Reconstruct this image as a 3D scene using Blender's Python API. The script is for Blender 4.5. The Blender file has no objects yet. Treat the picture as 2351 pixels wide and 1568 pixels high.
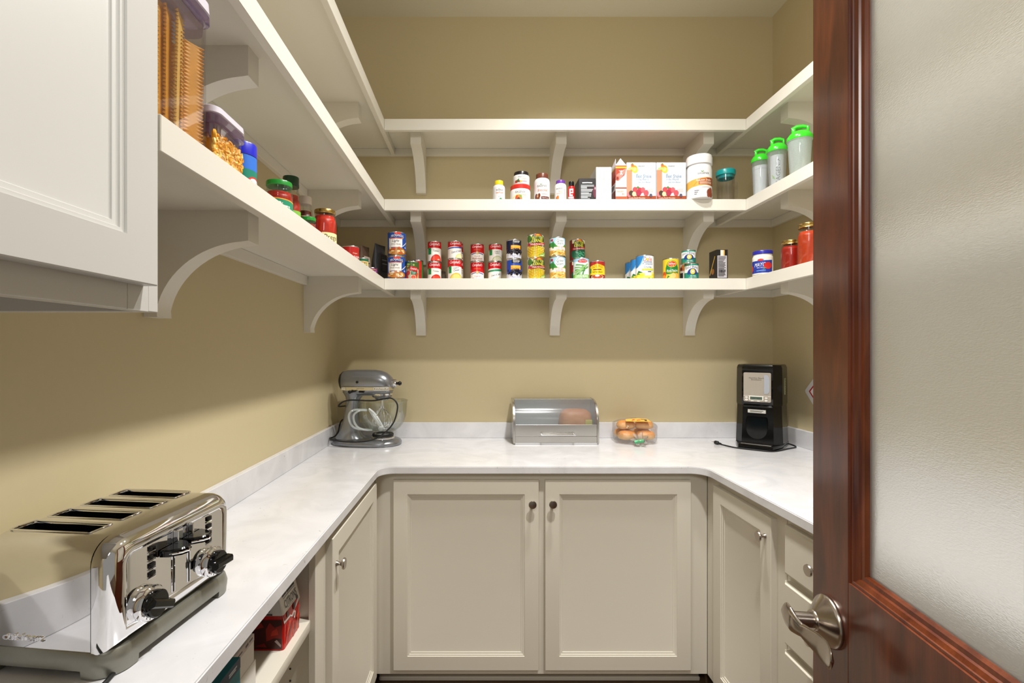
import bpy, bmesh, math, random
from math import sin, cos, pi, radians as R, atan2
from mathutils import Vector as V, Matrix
random.seed(7)
S = bpy.context.scene
COL = S.collection

# ------------------------------------------------------------ camera, world, light
EYE, F, VX, VY, WALL = 1.4035, 1111.0, 1103.0, 802.0, 2.60
cam_d = bpy.data.cameras.new('camera'); cam = bpy.data.objects.new('camera', cam_d); COL.objects.link(cam)
cam.location = (0, 0, EYE); cam.rotation_euler = (pi / 2, 0, 0)
cam_d.sensor_fit = 'HORIZONTAL'; cam_d.sensor_width = 36; cam_d.lens = F * 36 / 2351
cam_d.shift_x = (1175.5 - VX) / 2351; cam_d.shift_y = (VY - 784) / 2351
cam_d.clip_start = 0.02
S.camera = cam

w = bpy.data.worlds.new('world'); S.world = w; w.use_nodes = True
w.node_tree.nodes['Background'].inputs[0].default_value = (1.0, 0.945, 0.85, 1)
w.node_tree.nodes['Background'].inputs[1].default_value = 0.28
S.view_settings.view_transform = 'Standard'; S.view_settings.look = 'None'
S.view_settings.gamma = 1; S.view_settings.use_curve_mapping = False
S.view_settings.exposure = 0.0
S.cycles.max_bounces = 14; S.cycles.transparent_max_bounces = 24
S.cycles.diffuse_bounces = 6; S.cycles.glossy_bounces = 6; S.cycles.transmission_bounces = 10

CEIL = EYE + 1.787
for (lx, ly, e) in ((0.53, 0.96, 32), (0.53, 1.62, 22)):
    ld = bpy.data.lights.new('recessed_downlight', 'AREA'); ld.shape = 'DISK'; ld.size = 0.13; ld.spread = R(128)
    ld.energy = e; ld.color = (1.0, 0.985, 0.955)
    lo = bpy.data.objects.new('recessed_downlight', ld); COL.objects.link(lo)
    lo.location = (lx, ly, CEIL - 0.012)

# unseen fill light added behind the camera to brighten the door pane
ld = bpy.data.lights.new('added_front_fill', 'AREA'); ld.shape = 'DISK'; ld.size = 0.7
ld.energy = 24; ld.color = (1.0, 0.975, 0.94)
lo = bpy.data.objects.new('added_front_fill', ld); COL.objects.link(lo)
lo.location = (-0.40, -0.95, 2.50); lo.rotation_euler = (R(50), 0, R(-25))

# ------------------------------------------------------------ materials
def lin(h):
    h = h.lstrip('#'); o = []
    for i in (0, 2, 4):
        c = int(h[i:i + 2], 16) / 255
        o.append(c / 12.92 if c <= 0.04045 else ((c + 0.055) / 1.055) ** 2.4)
    return (*o, 1)

_mc = {}
def mat(hexc, rough=0.45, metal=0.0, noise=0.05, scale=40, bump=0.0, coat=0.0, name=None, spec=0.5, aniso=None):
    key = (hexc, rough, metal, noise, scale, bump, coat, spec, aniso)
    if key in _mc: return _mc[key]
    m = bpy.data.materials.new(name or ('surface_' + hexc.lstrip('#'))); m.use_nodes = True
    n = m.node_tree.nodes; l = m.node_tree.links; p = n['Principled BSDF']
    c = lin(hexc)
    p.inputs['Roughness'].default_value = rough; p.inputs['Metallic'].default_value = metal
    p.inputs['Specular IOR Level'].default_value = spec
    p.inputs['Coat Weight'].default_value = coat; p.inputs['Coat Roughness'].default_value = 0.08
    tc = n.new('ShaderNodeTexCoord'); nz = n.new('ShaderNodeTexNoise'); nz.inputs['Scale'].default_value = scale
    nz.inputs['Detail'].default_value = 3
    if aniso:
        mp = n.new('ShaderNodeMapping'); mp.inputs['Scale'].default_value = aniso
        l.new(tc.outputs['Object'], mp.inputs[0]); l.new(mp.outputs[0], nz.inputs['Vector'])
    else: l.new(tc.outputs['Object'], nz.inputs['Vector'])
    mx = n.new('ShaderNodeMix'); mx.data_type = 'RGBA'
    mx.inputs[6].default_value = tuple(x * (1 - noise) for x in c[:3]) + (1,)
    mx.inputs[7].default_value = tuple(min(1, x * (1 + noise)) for x in c[:3]) + (1,)
    l.new(nz.outputs['Fac'], mx.inputs[0]); l.new(mx.outputs[2], p.inputs['Base Color'])
    if bump:
        b = n.new('ShaderNodeBump'); b.inputs['Strength'].default_value = bump; b.inputs['Distance'].default_value = 0.002
        l.new(nz.outputs['Fac'], b.inputs['Height']); l.new(b.outputs[0], p.inputs['Normal'])
    _mc[key] = m
    return m

def thin_clear(name, tint='#f4f6f6', gloss=0.10, milky=0.0, milk='#eef4f2', rough=0.03, fres=0.42):
    """clear plastic or glass shell: mostly see-through, a glossy skin, an optional milky share"""
    m = bpy.data.materials.new(name); m.use_nodes = True
    n = m.node_tree.nodes; l = m.node_tree.links; n.remove(n['Principled BSDF']); out = n['Material Output']
    t = n.new('ShaderNodeBsdfTransparent'); t.inputs[0].default_value = lin(tint)
    g = n.new('ShaderNodeBsdfGlossy'); g.inputs['Roughness'].default_value = rough
    lw = n.new('ShaderNodeLayerWeight'); lw.inputs[0].default_value = 0.25
    ma = n.new('ShaderNodeMath'); ma.operation = 'MULTIPLY_ADD'; ma.inputs[1].default_value = fres; ma.inputs[2].default_value = gloss * 0.5
    l.new(lw.outputs['Fresnel'], ma.inputs[0])
    base = t.outputs[0]
    if milky:
        d = n.new('ShaderNodeBsdfDiffuse'); d.inputs[0].default_value = lin(milk)
        tr = n.new('ShaderNodeBsdfTranslucent'); tr.inputs[0].default_value = lin(milk)
        m1 = n.new('ShaderNodeMixShader'); m1.inputs[0].default_value = 0.5
        l.new(d.outputs[0], m1.inputs[1]); l.new(tr.outputs[0], m1.inputs[2])
        nz = n.new('ShaderNodeTexNoise'); nz.inputs['Scale'].default_value = 30
        mr = n.new('ShaderNodeMapRange'); mr.inputs[3].default_value = milky * 0.85; mr.inputs[4].default_value = min(1, milky * 1.15)
        l.new(nz.outputs['Fac'], mr.inputs[0])
        m2 = n.new('ShaderNodeMixShader'); l.new(mr.outputs[0], m2.inputs[0])
        l.new(t.outputs[0], m2.inputs[1]); l.new(m1.outputs[0], m2.inputs[2]); base = m2.outputs[0]
    mx = n.new('ShaderNodeMixShader'); l.new(ma.outputs[0], mx.inputs[0]); l.new(base, mx.inputs[1]); l.new(g.outputs[0], mx.inputs[2])
    l.new(mx.outputs[0], out.inputs[0])
    return m

TRIM = mat('#dedacf', 0.38, noise=0.015, scale=6, name='cream_trim_paint')
UPPERM = mat('#c9c8c4', 0.38, noise=.015, scale=6, name='cool_white_cabinet_paint')
CABM = mat('#d5cfc1', 0.40, noise=0.015, scale=6, name='cream_cabinet_paint')
WALLM = mat('#c5b792', 0.55, noise=0.02, scale=60, bump=0.06, name='khaki_wall_paint')
CEILM = mat('#dedac8', 0.7, noise=0.02, scale=80, bump=0.05, name='ceiling_paint')
CHROME = mat('#e8e8ea', 0.035, 1.0, noise=0.01, name='polished_chrome')
STEEL = mat('#c9c7c2', 0.24, 1.0, noise=0.06, scale=8, aniso=(2, 2, 160), name='brushed_steel')
NICKEL = mat('#b3aaa0', 0.22, 1.0, noise=0.03, scale=30, name='brushed_nickel')
BLACK = mat('#060607', 0.10, noise=0.0, coat=0.1, spec=0.4, name='black_gloss_plastic')
BLACKM = mat('#141414', 0.45, noise=0.02, name='black_matt_plastic')
RUBBER = mat('#0e0e10', 0.5, name='black_cord_rubber')
TIN = mat('#c8c8c6', 0.22, 1.0, noise=0.02, name='tin_plate')
WHITEP = mat('#e4e2e2', 0.32, noise=0.01, name='white_plastic')
GLASS = thin_clear('clear_glass', '#fcfefd', 0.10)
CLEARP = thin_clear('clear_plastic', '#fdfcfe', 0.10, fres=0.26)

def quartz():
    m = bpy.data.materials.new('white_quartz'); m.use_nodes = True
    n = m.node_tree.nodes; l = m.node_tree.links; p = n['Principled BSDF']
    tc = n.new('ShaderNodeTexCoord')
    n1 = n.new('ShaderNodeTexNoise'); n1.inputs['Scale'].default_value = 7; n1.inputs['Detail'].default_value = 8; n1.inputs['Distortion'].default_value = 1.2
    l.new(tc.outputs['Object'], n1.inputs['Vector'])
    r1 = n.new('ShaderNodeValToRGB'); r1.color_ramp.elements[0].position = 0.35; r1.color_ramp.elements[0].color = lin('#cbcaccc'[:7])
    r1.color_ramp.elements[1].position = 0.62; r1.color_ramp.elements[1].color = lin('#d6d5d7'); l.new(n1.outputs['Fac'], r1.inputs[0])
    n2 = n.new('ShaderNodeTexNoise'); n2.inputs['Scale'].default_value = 42; n2.inputs['Detail'].default_value = 6; n2.inputs['Distortion'].default_value = 2.5
    l.new(tc.outputs['Object'], n2.inputs['Vector'])
    r2 = n.new('ShaderNodeValToRGB'); r2.color_ramp.elements[0].position = 0.69; r2.color_ramp.elements[0].color = (0, 0, 0, 1)
    r2.color_ramp.elements[1].position = 0.76; r2.color_ramp.elements[1].color = (1, 1, 1, 1); l.new(n2.outputs['Fac'], r2.inputs[0])
    mx = n.new('ShaderNodeMix'); mx.data_type = 'RGBA'; l.new(r2.outputs[0], mx.inputs[0]); l.new(r1.outputs[0], mx.inputs[6])
    mx.inputs[7].default_value = lin('#9d9a9a'); l.new(mx.outputs[2], p.inputs['Base Color'])
    p.inputs['Roughness'].default_value = 0.16
    return m
QUARTZ = quartz()

def wood():
    m = bpy.data.materials.new('mahogany_stain'); m.use_nodes = True
    n = m.node_tree.nodes; l = m.node_tree.links; p = n['Principled BSDF']
    tc = n.new('ShaderNodeTexCoord'); mp = n.new('ShaderNodeMapping'); mp.inputs['Scale'].default_value = (9, 9, 1.6)
    l.new(tc.outputs['Object'], mp.inputs[0])
    n1 = n.new('ShaderNodeTexNoise'); n1.inputs['Scale'].default_value = 3.2; n1.inputs['Detail'].default_value = 7; n1.inputs['Distortion'].default_value = 0.8
    l.new(mp.outputs[0], n1.inputs['Vector'])
    mp2 = n.new('ShaderNodeMapping'); mp2.inputs['Scale'].default_value = (220, 220, 6); l.new(tc.outputs['Object'], mp2.inputs[0])
    n2 = n.new('ShaderNodeTexNoise'); n2.inputs['Scale'].default_value = 2; n2.inputs['Detail'].default_value = 4; l.new(mp2.outputs[0], n2.inputs['Vector'])
    r = n.new('ShaderNodeValToRGB'); e = r.color_ramp.elements; e[0].position = 0.30; e[0].color = lin('#431608'); e[1].position = 0.72; e[1].color = lin('#74381b')
    l.new(n1.outputs['Fac'], r.inputs[0])
    mx = n.new('ShaderNodeMix'); mx.data_type = 'RGBA'; mx.blend_type = 'MULTIPLY'; mx.inputs[0].default_value = 0.5
    r2 = n.new('ShaderNodeValToRGB'); r2.color_ramp.elements[0].position = 0.3; r2.color_ramp.elements[0].color = (0.55, 0.5, 0.45, 1); r2.color_ramp.elements[1].position = 0.6
    l.new(n2.outputs['Fac'], r2.inputs[0]); l.new(r.outputs[0], mx.inputs[6]); l.new(r2.outputs[0], mx.inputs[7])
    l.new(mx.outputs[2], p.inputs['Base Color']); p.inputs['Roughness'].default_value = 0.28
    p.inputs['Coat Weight'].default_value = 0.25; p.inputs['Coat Roughness'].default_value = 0.15
    return m
WOOD = wood()

def frosted():
    m = bpy.data.materials.new('frosted_glass'); m.use_nodes = True
    n = m.node_tree.nodes; l = m.node_tree.links; p = n['Principled BSDF']; out = n['Material Output']
    p.inputs['Base Color'].default_value = (1, 1, 1, 1); p.inputs['Transmission Weight'].default_value = 1
    p.inputs['Roughness'].default_value = 0.18; p.inputs['IOR'].default_value = 1.3
    tc = n.new('ShaderNodeTexCoord'); mp = n.new('ShaderNodeMapping'); mp.inputs['Scale'].default_value = (1, 1, 2.6); l.new(tc.outputs['Object'], mp.inputs[0])
    nz = n.new('ShaderNodeTexNoise'); nz.inputs['Scale'].default_value = 240; nz.inputs['Detail'].default_value = 4; l.new(mp.outputs[0], nz.inputs['Vector'])
    b = n.new('ShaderNodeBump'); b.inputs['Strength'].default_value = 0.30; b.inputs['Distance'].default_value = 0.0012
    l.new(nz.outputs['Fac'], b.inputs['Height']); l.new(b.outputs[0], p.inputs['Normal'])
    d = n.new('ShaderNodeBsdfDiffuse'); d.inputs[0].default_value = lin('#eaf0f4'); l.new(b.outputs[0], d.inputs['Normal'])
    tr = n.new('ShaderNodeBsdfTranslucent'); tr.inputs[0].default_value = lin('#f2f6f8')
    m0 = n.new('ShaderNodeMixShader'); m0.inputs[0].default_value = 0.5; l.new(d.outputs[0], m0.inputs[1]); l.new(tr.outputs[0], m0.inputs[2])
    mx = n.new('ShaderNodeMixShader'); mx.inputs[0].default_value = 0.34
    l.new(p.outputs[0], mx.inputs[1]); l.new(m0.outputs[0], mx.inputs[2]); l.new(mx.outputs[0], out.inputs[0])
    return m
FROST = frosted()

def baked(name, pale, brown, z0, z1):
    """bread crust: pale where the pieces touched the tin, brown on the crown, speckled"""
    m = bpy.data.materials.new(name); m.use_nodes = True
    n = m.node_tree.nodes; l = m.node_tree.links; p = n['Principled BSDF']; tc = n.new('ShaderNodeTexCoord')
    sx = n.new('ShaderNodeSeparateXYZ'); l.new(tc.outputs['Object'], sx.inputs[0])
    nz = n.new('ShaderNodeTexNoise'); nz.inputs['Scale'].default_value = 45; nz.inputs['Detail'].default_value = 5; l.new(tc.outputs['Object'], nz.inputs['Vector'])
    a = n.new('ShaderNodeMath'); a.operation = 'MULTIPLY_ADD'; a.inputs[1].default_value = (z1 - z0) * .9; l.new(nz.outputs['Fac'], a.inputs[0]); l.new(sx.outputs['Z'], a.inputs[2])
    mr = n.new('ShaderNodeMapRange'); mr.inputs[1].default_value = z0 + (z1 - z0) * .35; mr.inputs[2].default_value = z1 + (z1 - z0) * .35; l.new(a.outputs[0], mr.inputs[0])
    mx = n.new('ShaderNodeMix'); mx.data_type = 'RGBA'; mx.inputs[6].default_value = lin(pale); mx.inputs[7].default_value = lin(brown); l.new(mr.outputs[0], mx.inputs[0])
    l.new(mx.outputs[2], p.inputs['Base Color']); p.inputs['Roughness'].default_value = .45
    b = n.new('ShaderNodeBump'); b.inputs['Strength'].default_value = .25; b.inputs['Distance'].default_value = .002; l.new(nz.outputs['Fac'], b.inputs['Height']); l.new(b.outputs[0], p.inputs['Normal'])
    return m

# ------------------------------------------------------------ mesh helper
class M:
    def __init__(s): s.bm = bmesh.new(); s.mats = []
    def mi(s, m):
        if m not in s.mats: s.mats.append(m)
        return s.mats.index(m)
    def face(s, vs, m):
        try: f = s.bm.faces.new(vs)
        except ValueError: return None
        f.material_index = s.mi(m); return f
    def box(s, x0, x1, y0, y1, z0, z1, m, bev=0.0, seg=1):
        b = s.bm; i = s.mi(m)
        v = [b.verts.new(p) for p in ((x0, y0, z0), (x1, y0, z0), (x1, y1, z0), (x0, y1, z0), (x0, y0, z1), (x1, y0, z1), (x1, y1, z1), (x0, y1, z1))]
        fs = [b.faces.new([v[k] for k in q]) for q in ((0, 3, 2, 1), (4, 5, 6, 7), (0, 1, 5, 4), (1, 2, 6, 5), (2, 3, 7, 6), (3, 0, 4, 7))]
        for f in fs: f.material_index = i
        if bev:
            r = bmesh.ops.bevel(b, geom=list({e for f in fs for e in f.edges}), offset=bev, segments=seg, affect='EDGES', profile=0.5)
            for f in r['faces']: f.material_index = i
        return s
    def rings(s, rings, m, cap0=True, cap1=True, close=True):
        prev = None; first = None
        for rg in rings:
            vs = [s.bm.verts.new(p) for p in rg]
            if prev:
                n = len(vs)
                for k in range(n if close else n - 1):
                    s.face([prev[k], prev[(k + 1) % n], vs[(k + 1) % n], vs[k]], m)
            else: first = vs
            prev = vs
        if cap0: s.face(list(reversed(first)), m)
        if cap1: s.face(prev, m)
        return s
    def lathe(s, pts, m, seg=32, c=(0, 0, 0), tf=None, cap0=True, cap1=True):
        rg = []
        for r, z in pts:
            ring = [V((r * cos(2 * pi * k / seg), r * sin(2 * pi * k / seg), z)) for k in range(seg)]
            if tf: ring = [tf @ p for p in ring]
            rg.append([p + V(c) for p in ring])
        return s.rings(rg, m, cap0, cap1)
    def tube(s, pts, r, m, seg=8, cap=True, closed=False):
        pts = [V(p) for p in pts]; rg = []; n = len(pts); up = None
        for k, p in enumerate(pts):
            if closed: t = pts[(k + 1) % n] - pts[k - 1]
            else: t = pts[min(k + 1, n - 1)] - pts[max(k - 1, 0)]
            t.normalize()
            if up is None:
                up = V((0, 0, 1)) if abs(t.z) < 0.9 else V((1, 0, 0))
            a = t.cross(up)
            if a.length < 1e-6: a = t.orthogonal()
            a.normalize(); bb = a.cross(t); up = bb
            rr = r[k] if isinstance(r, (list, tuple)) else r
            rg.append([p + a * rr * cos(2 * pi * q / seg) + bb * rr * sin(2 * pi * q / seg) for q in range(seg)])
        if closed: rg.append(rg[0])
        return s.rings(rg, m, cap and not closed, cap and not closed)
    def prism(s, poly, lo, hi, m, f):
        """poly of 2-D points extruded from lo to hi; f(a, b, t) gives the point"""
        A = [s.bm.verts.new(f(a, b, lo)) for a, b in poly]; B = [s.bm.verts.new(f(a, b, hi)) for a, b in poly]
        n = len(A)
        for k in range(n): s.face([A[k], A[(k + 1) % n], B[(k + 1) % n], B[k]], m)
        s.face(list(reversed(A)), m); s.face(B, m)
        return s
    def ball(s, c, r, m, seg=12, rg=8, tf=None):
        pts = [(max(1e-4, sin(pi * k / rg)), -cos(pi * k / rg)) for k in range(rg + 1)]
        T = Matrix.Diagonal((*(r if isinstance(r, (tuple, list)) else (r, r, r)),))
        if tf: T = tf.to_3x3() @ T
        return s.lathe(pts, m, seg, c, T)
    def move(s, mx): bmesh.ops.transform(s.bm, matrix=mx, verts=s.bm.verts); return s

def wspline(pts, n=8):
    pts = [V(p) for p in pts]; o = []
    for k in range(len(pts) - 1):
        p0 = pts[max(0, k - 1)]; p1 = pts[k]; p2 = pts[k + 1]; p3 = pts[min(len(pts) - 1, k + 2)]
        for j in range(n):
            t = j / n
            o.append(0.5 * ((2 * p1) + (p2 - p0) * t + (2 * p0 - 5 * p1 + 4 * p2 - p3) * t * t + (3 * p1 - p0 - 3 * p2 + p3) * t ** 3))
    o.append(pts[-1]); return o

def finish(name, mb, parent=None, ang=32, label=None, recalc=True, world=False):
    if world and parent is not None: mb.move(Matrix.Translation(-parent.location))
    if recalc: bmesh.ops.recalc_face_normals(mb.bm, faces=mb.bm.faces)
    me = bpy.data.meshes.new(name); mb.bm.to_mesh(me); mb.bm.free()
    for m in mb.mats: me.materials.append(m)
    me.shade_smooth(); me.set_sharp_from_angle(angle=R(ang))
    o = bpy.data.objects.new(name, me); COL.objects.link(o)
    if parent: o.parent = parent
    if label: o['label'] = label
    return o
def thing(name, label, cat, loc=(0, 0, 0), rz=0.0, group=None):
    o = bpy.data.objects.new(name, None); COL.objects.link(o); o.empty_display_size = 0.05
    o.location = loc; o.rotation_euler = (0, 0, rz); o['label'] = label; o['category'] = cat
    if group: o['group'] = group
    return o
def struct(name, mb, label):
    o = finish(name, mb); o['kind'] = 'structure'; o['label'] = label; o['category'] = name.split('_')[0]; return o
def Z(r): return EYE + r
def facing(x, y, extra=0.0): return -atan2(x, y) + R(extra)

# ------------------------------------------------------------ printed graphics
_tc = {}
def glyphs(s):
    if s in _tc: return _tc[s]
    c = bpy.data.curves.new('lettering', 'FONT'); c.body = s; c.resolution_u = 2; c.size = 1
    o = bpy.data.objects.new('lettering', c); COL.objects.link(o)
    dg = bpy.context.evaluated_depsgraph_get(); me = bpy.data.meshes.new_from_object(o.evaluated_get(dg))
    vs = [(v.co.x, v.co.y) for v in me.vertices]; fs = [tuple(p.vertices) for p in me.polygons]
    bpy.data.objects.remove(o); bpy.data.curves.remove(c); bpy.data.meshes.remove(me)
    x0 = min(a for a, b in vs); x1 = max(a for a, b in vs); y0 = min(b for a, b in vs); y1 = max(b for a, b in vs)
    r = ([((a - x0) / (x1 - x0 + 1e-9), (b - y0) / (y1 - y0 + 1e-9)) for a, b in vs], fs)
    _tc[s] = r; return r

class Print:
    """flat shapes in label coordinates (u across, v up, metres), mapped on to a curved or flat face"""
    def __init__(s): s.sh = []
    def poly(s, pts, c): s.sh.append((list(pts), [tuple(range(len(pts)))], c)); return s
    def rect(s, u0, v0, u1, v1, c): return s.poly([(u0, v0), (u1, v0), (u1, v1), (u0, v1)], c)
    def ell(s, u, v, ru, rv, c, n=20, a0=0, a1=2 * pi):
        return s.poly([(u + ru * cos(a0 + (a1 - a0) * k / n), v + rv * sin(a0 + (a1 - a0) * k / n)) for k in range(n + (a1 - a0 < 6.2))], c)
    def line(s, pts, w, c):
        for (a, b), (p, q) in zip(pts, pts[1:]):
            d = math.hypot(p - a, q - b) or 1; nx, ny = -(q - b) / d * w / 2, (p - a) / d * w / 2
            s.poly([(a + nx, b + ny), (a - nx, b - ny), (p - nx, q - ny), (p + nx, q + ny)], c)
        return s
    def text(s, t, u, v, wd, ht, c, shear=0.0, rot=0.0, arc=0.0):
        vs, fs = glyphs(t); o = []
        for a, b in vs:
            x = (a - 0.5) * wd + shear * (b - 0.5) * ht; y = (b - 0.5) * ht + arc * (1 - (2 * a - 1) ** 2)
            o.append((u + x * cos(rot) - y * sin(rot), v + x * sin(rot) + y * cos(rot)))
        s.sh.append((o, fs, c)); return s
    def add(s, mb, f, step=0.0, eps=0.00009, lift=0.00025, rough=0.38):
        """adds the shapes to mesh mb; f(u, v, off) gives the point"""
        for L, (vs, fs, c) in enumerate(s.sh):
            b = bmesh.new(); bv = [b.verts.new((x, y, 0)) for x, y in vs]
            for q in fs:
                try: b.faces.new([bv[k] for k in q])
                except ValueError: pass
            if step:
                u0 = min(x for x, y in vs); u1 = max(x for x, y in vs); k = math.floor(u0 / step) + 1
                while k * step < u1:
                    bmesh.ops.bisect_plane(b, geom=b.verts[:] + b.edges[:] + b.faces[:], plane_co=(k * step, 0, 0), plane_no=(1, 0, 0)); k += 1
            m = mat(c, rough, noise=0.04, scale=300) if isinstance(c, str) else c
            mp = {v: mb.bm.verts.new(f(v.co.x, v.co.y, lift + eps * L)) for v in b.verts}
            for q in b.faces: mb.face([mp[v] for v in q.verts], m)
            b.free()
        return mb
def on_cyl(r, yaw=0.0, z0=0.0):
    def f(u, v, off):
        t = u / r + yaw; return V(((r + off) * sin(t), -(r + off) * cos(t), v + z0))
    return f
def on_front(y, x0=0.0, z0=0.0): return lambda u, v, off: V((x0 + u, y - off, z0 + v))

def printed(name, parent, pr, f, step=0.0, base=None, rough=0.38, **k):
    mb = base or M(); pr.add(mb, f, step, rough=rough, **k)
    return finish(name, mb, parent, recalc=False)

# ------------------------------------------------------------ room
XL, XR, YF = -0.766, 1.570, -1.2
def plane_box(*a, m): return M().box(*a, m)
struct('wall_back', plane_box(XL - .1, XR + .1, WALL, WALL + .1, 0, CEIL, m=WALLM), 'khaki painted back wall behind the shelves')
struct('wall_left', plane_box(XL - .1, XL, YF, WALL, 0, CEIL, m=WALLM), 'khaki painted wall beside the toaster and mixer')
struct('wall_right', plane_box(XR, XR + .1, YF, WALL, 0, CEIL, m=WALLM), 'khaki painted wall behind the coffee maker')
struct('ceiling', plane_box(XL - .1, XR + .1, YF, WALL + .1, CEIL, CEIL + .1, m=CEILM), 'pale flat painted ceiling')
FLOORM = mat('#5b4632', 0.35, noise=0.25, scale=6, aniso=(1.5, 14, 1), name='brown_floor_boards')
struct('floor', plane_box(XL - .1, XR + .1, YF, WALL + .1, -.1, 0, m=FLOORM), 'dark brown floor between the base cabinets')

# ------------------------------------------------------------ wall shelves
TIERS = {'top': 1.0916, 'middle': .7113, 'bottom': .336}
XSL, XSR, YSB = -.4557, 1.2577, 2.291           # front faces of the three runs
TB, NH, NT = .0195, .0535, .021
PB, HB, TKB = .238, .243, .0515                  # bracket reach, height, thickness
def bracket_profile():
    p = [(0, 0), (PB, 0), (PB, -.069)]
    cx, cz, a, b = PB + .004, -HB - .016, PB + .004 - .026, HB + .016 - .0705
    for k in range(1, 17):
        t = pi / 2 + (pi / 2 - .09) * k / 17
        p.append((cx + a * cos(t), cz + b * sin(t)))
    return p + [(.031, -HB), (0, -HB)]
BP = bracket_profile()
def bracket(parent, side, c):
    z0 = {k: v for k, v in TIERS.items()}[parent['tier']] - TB
    mb = M()
    if side == 'back': f = lambda a, b, t: V((t, WALL - a, Z(z0 + b)))
    elif side == 'left': f = lambda a, b, t: V((XL + a, t, Z(z0 + b)))
    else: f = lambda a, b, t: V((XR - a, t, Z(z0 + b)))
    mb.prism(BP, c - TKB / 2, c + TKB / 2, TRIM, f)
    es = [e for e in mb.bm.edges if e.calc_face_angle(0) > 1.0]
    bmesh.ops.bevel(mb.bm, geom=es, offset=.0015, segments=1, affect='EDGES')
    finish('bracket', mb, parent, world=True)
BACKB, SIDEB = (-.316, .395, 1.114), (1.126, 2.121)
SHELF_LABEL = {'bottom': 'holding the food cans', 'middle': 'holding boxes, bottles and shakers', 'top': 'empty, nearest the ceiling'}
for tier, zt in TIERS.items():
    yl0 = .10 if tier == 'top' else .690
    for side in ('back', 'left', 'right'):
        lab = {('bottom', 'back'): 'lowest white shelf across the back wall, rows of soup and vegetable cans on it',
               ('bottom', 'left'): 'lowest white side shelf holding pasta containers and sauce jars',
               ('bottom', 'right'): 'lowest white side shelf holding the mayonnaise and two canning jars',
               ('middle', 'back'): 'second white shelf across the back wall, boxes and supplement bottles on it',
               ('middle', 'left'): 'second white side shelf, bare, above the pasta containers',
               ('middle', 'right'): 'second white side shelf holding three green-lidded shaker bottles',
               ('top', 'back'): 'highest white shelf across the back wall, bare, below the ceiling',
               ('top', 'left'): 'highest white side shelf, bare, above the upper wall cabinet',
               ('top', 'right'): 'highest white side shelf, bare, above the shaker bottles'}[(tier, side)]
        loc = {'back': (.4, WALL, Z(zt - TB)), 'left': (XL, 1.6, Z(zt - TB)), 'right': (XR, 1.6, Z(zt - TB))}[side]
        t = thing('wall_shelf', lab, 'shelf', loc, group='white pantry shelves on brackets'); t['tier'] = tier
        z1, z0, zn = Z(zt), Z(zt - TB), Z(zt - NH); e = .0004
        if side == 'back':
            finish('shelf_board', M().box(XSL + e, XSR - e, YSB + NT, WALL, z0, z1, TRIM), t, world=True)
            finish('nosing', M().box(XSL + e, XSR - e, YSB, YSB + NT, zn, z1, TRIM, .0012), t, world=True)
            cl = M().box(XSL - NT * 0 + .0, XSR, WALL - .019, WALL, z0 - .038, z0 - e, TRIM, .001)
            for x in (-.17, .11, .56, .83): cl.lathe([(.0045, 0), (.004, .0006)], TRIM, 12, (x, WALL - .019, z0 - .019), Matrix.Rotation(pi / 2, 3, 'X'))
            finish('cleat', cl, t, world=True)
            for c in BACKB: bracket(t, side, c)
        else:
            sg, xw, xf = (1, XL, XSL) if side == 'left' else (-1, XR, XSR)
            y0 = yl0 if side == 'left' else .62
            xs = sorted((xw, xf - sg * NT)); xn = sorted((xf - sg * NT, xf)); xc = sorted((xw, xw + sg * .019))
            finish('shelf_board', M().box(*xs, y0, WALL, z0, z1, TRIM), t, world=True)
            finish('nosing', M().box(*xn, y0, WALL - .019, zn, z1, TRIM, .0012), t, world=True)
            cl = M()
            ends = [y0] + [v for b in SIDEB for v in (b - TKB / 2 - .003, b + TKB / 2 + .003) if b > y0] + [WALL]
            for a, b in zip(ends[::2], ends[1::2]):
                if b - a > .02:
                    cl.box(*xc, a, b, z0 - .038, z0 - e, TRIM, .001)
                    for yy in (a + (b - a) * .2, b - (b - a) * .12):
                        cl.lathe([(.0045, 0), (.004, .0006)], TRIM, 12, (xw + sg * .019, yy, z0 - .019), Matrix.Rotation(sg * pi / 2, 3, 'Y'))
            xe = sorted((xw + sg * .019, xf)); cl.box(*xe, WALL - .019, WALL, z0 - .038, z0 - e, TRIM, .001)
            finish('cleat', cl, t, world=True)
            for c in SIDEB:
                if c > y0: bracket(t, side, c)

# ------------------------------------------------------------ countertop
CT = Z(-.4735); CTH = .030
XCL, XCR, YCB = -.404, .903, 1.953
def rounded(cx, cy, r, a0, a1, n=10): return [(cx + r * cos(a0 + (a1 - a0) * k / n), cy + r * sin(a0 + (a1 - a0) * k / n)) for k in range(n + 1)]
ctop = thing('countertop', 'U-shaped white veined quartz countertop with a low upstand along three walls', 'countertop', (.4, 2.3, CT - CTH))
rr = .062
outline = [(XL, .30), (XCL, .30)] + rounded(XCL + rr, YCB - rr, rr, pi, pi / 2) + rounded(XCR - rr, YCB - rr, rr, pi / 2, 0) + [(XCR, .75), (XR, .75), (XR, WALL), (XL, WALL)]
mb = M().prism(outline, CT - CTH, CT, QUARTZ, lambda a, b, t: V((a, b, t)))
bmesh.ops.recalc_face_normals(mb.bm, faces=mb.bm.faces)
bmesh.ops.bevel(mb.bm, geom=[e for e in mb.bm.edges if abs(e.verts[0].co.z - e.verts[1].co.z) < 1e-5], offset=.0025, segments=2, affect='EDGES')
finish('slab', mb, ctop, world=True)
BH = .0835
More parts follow.
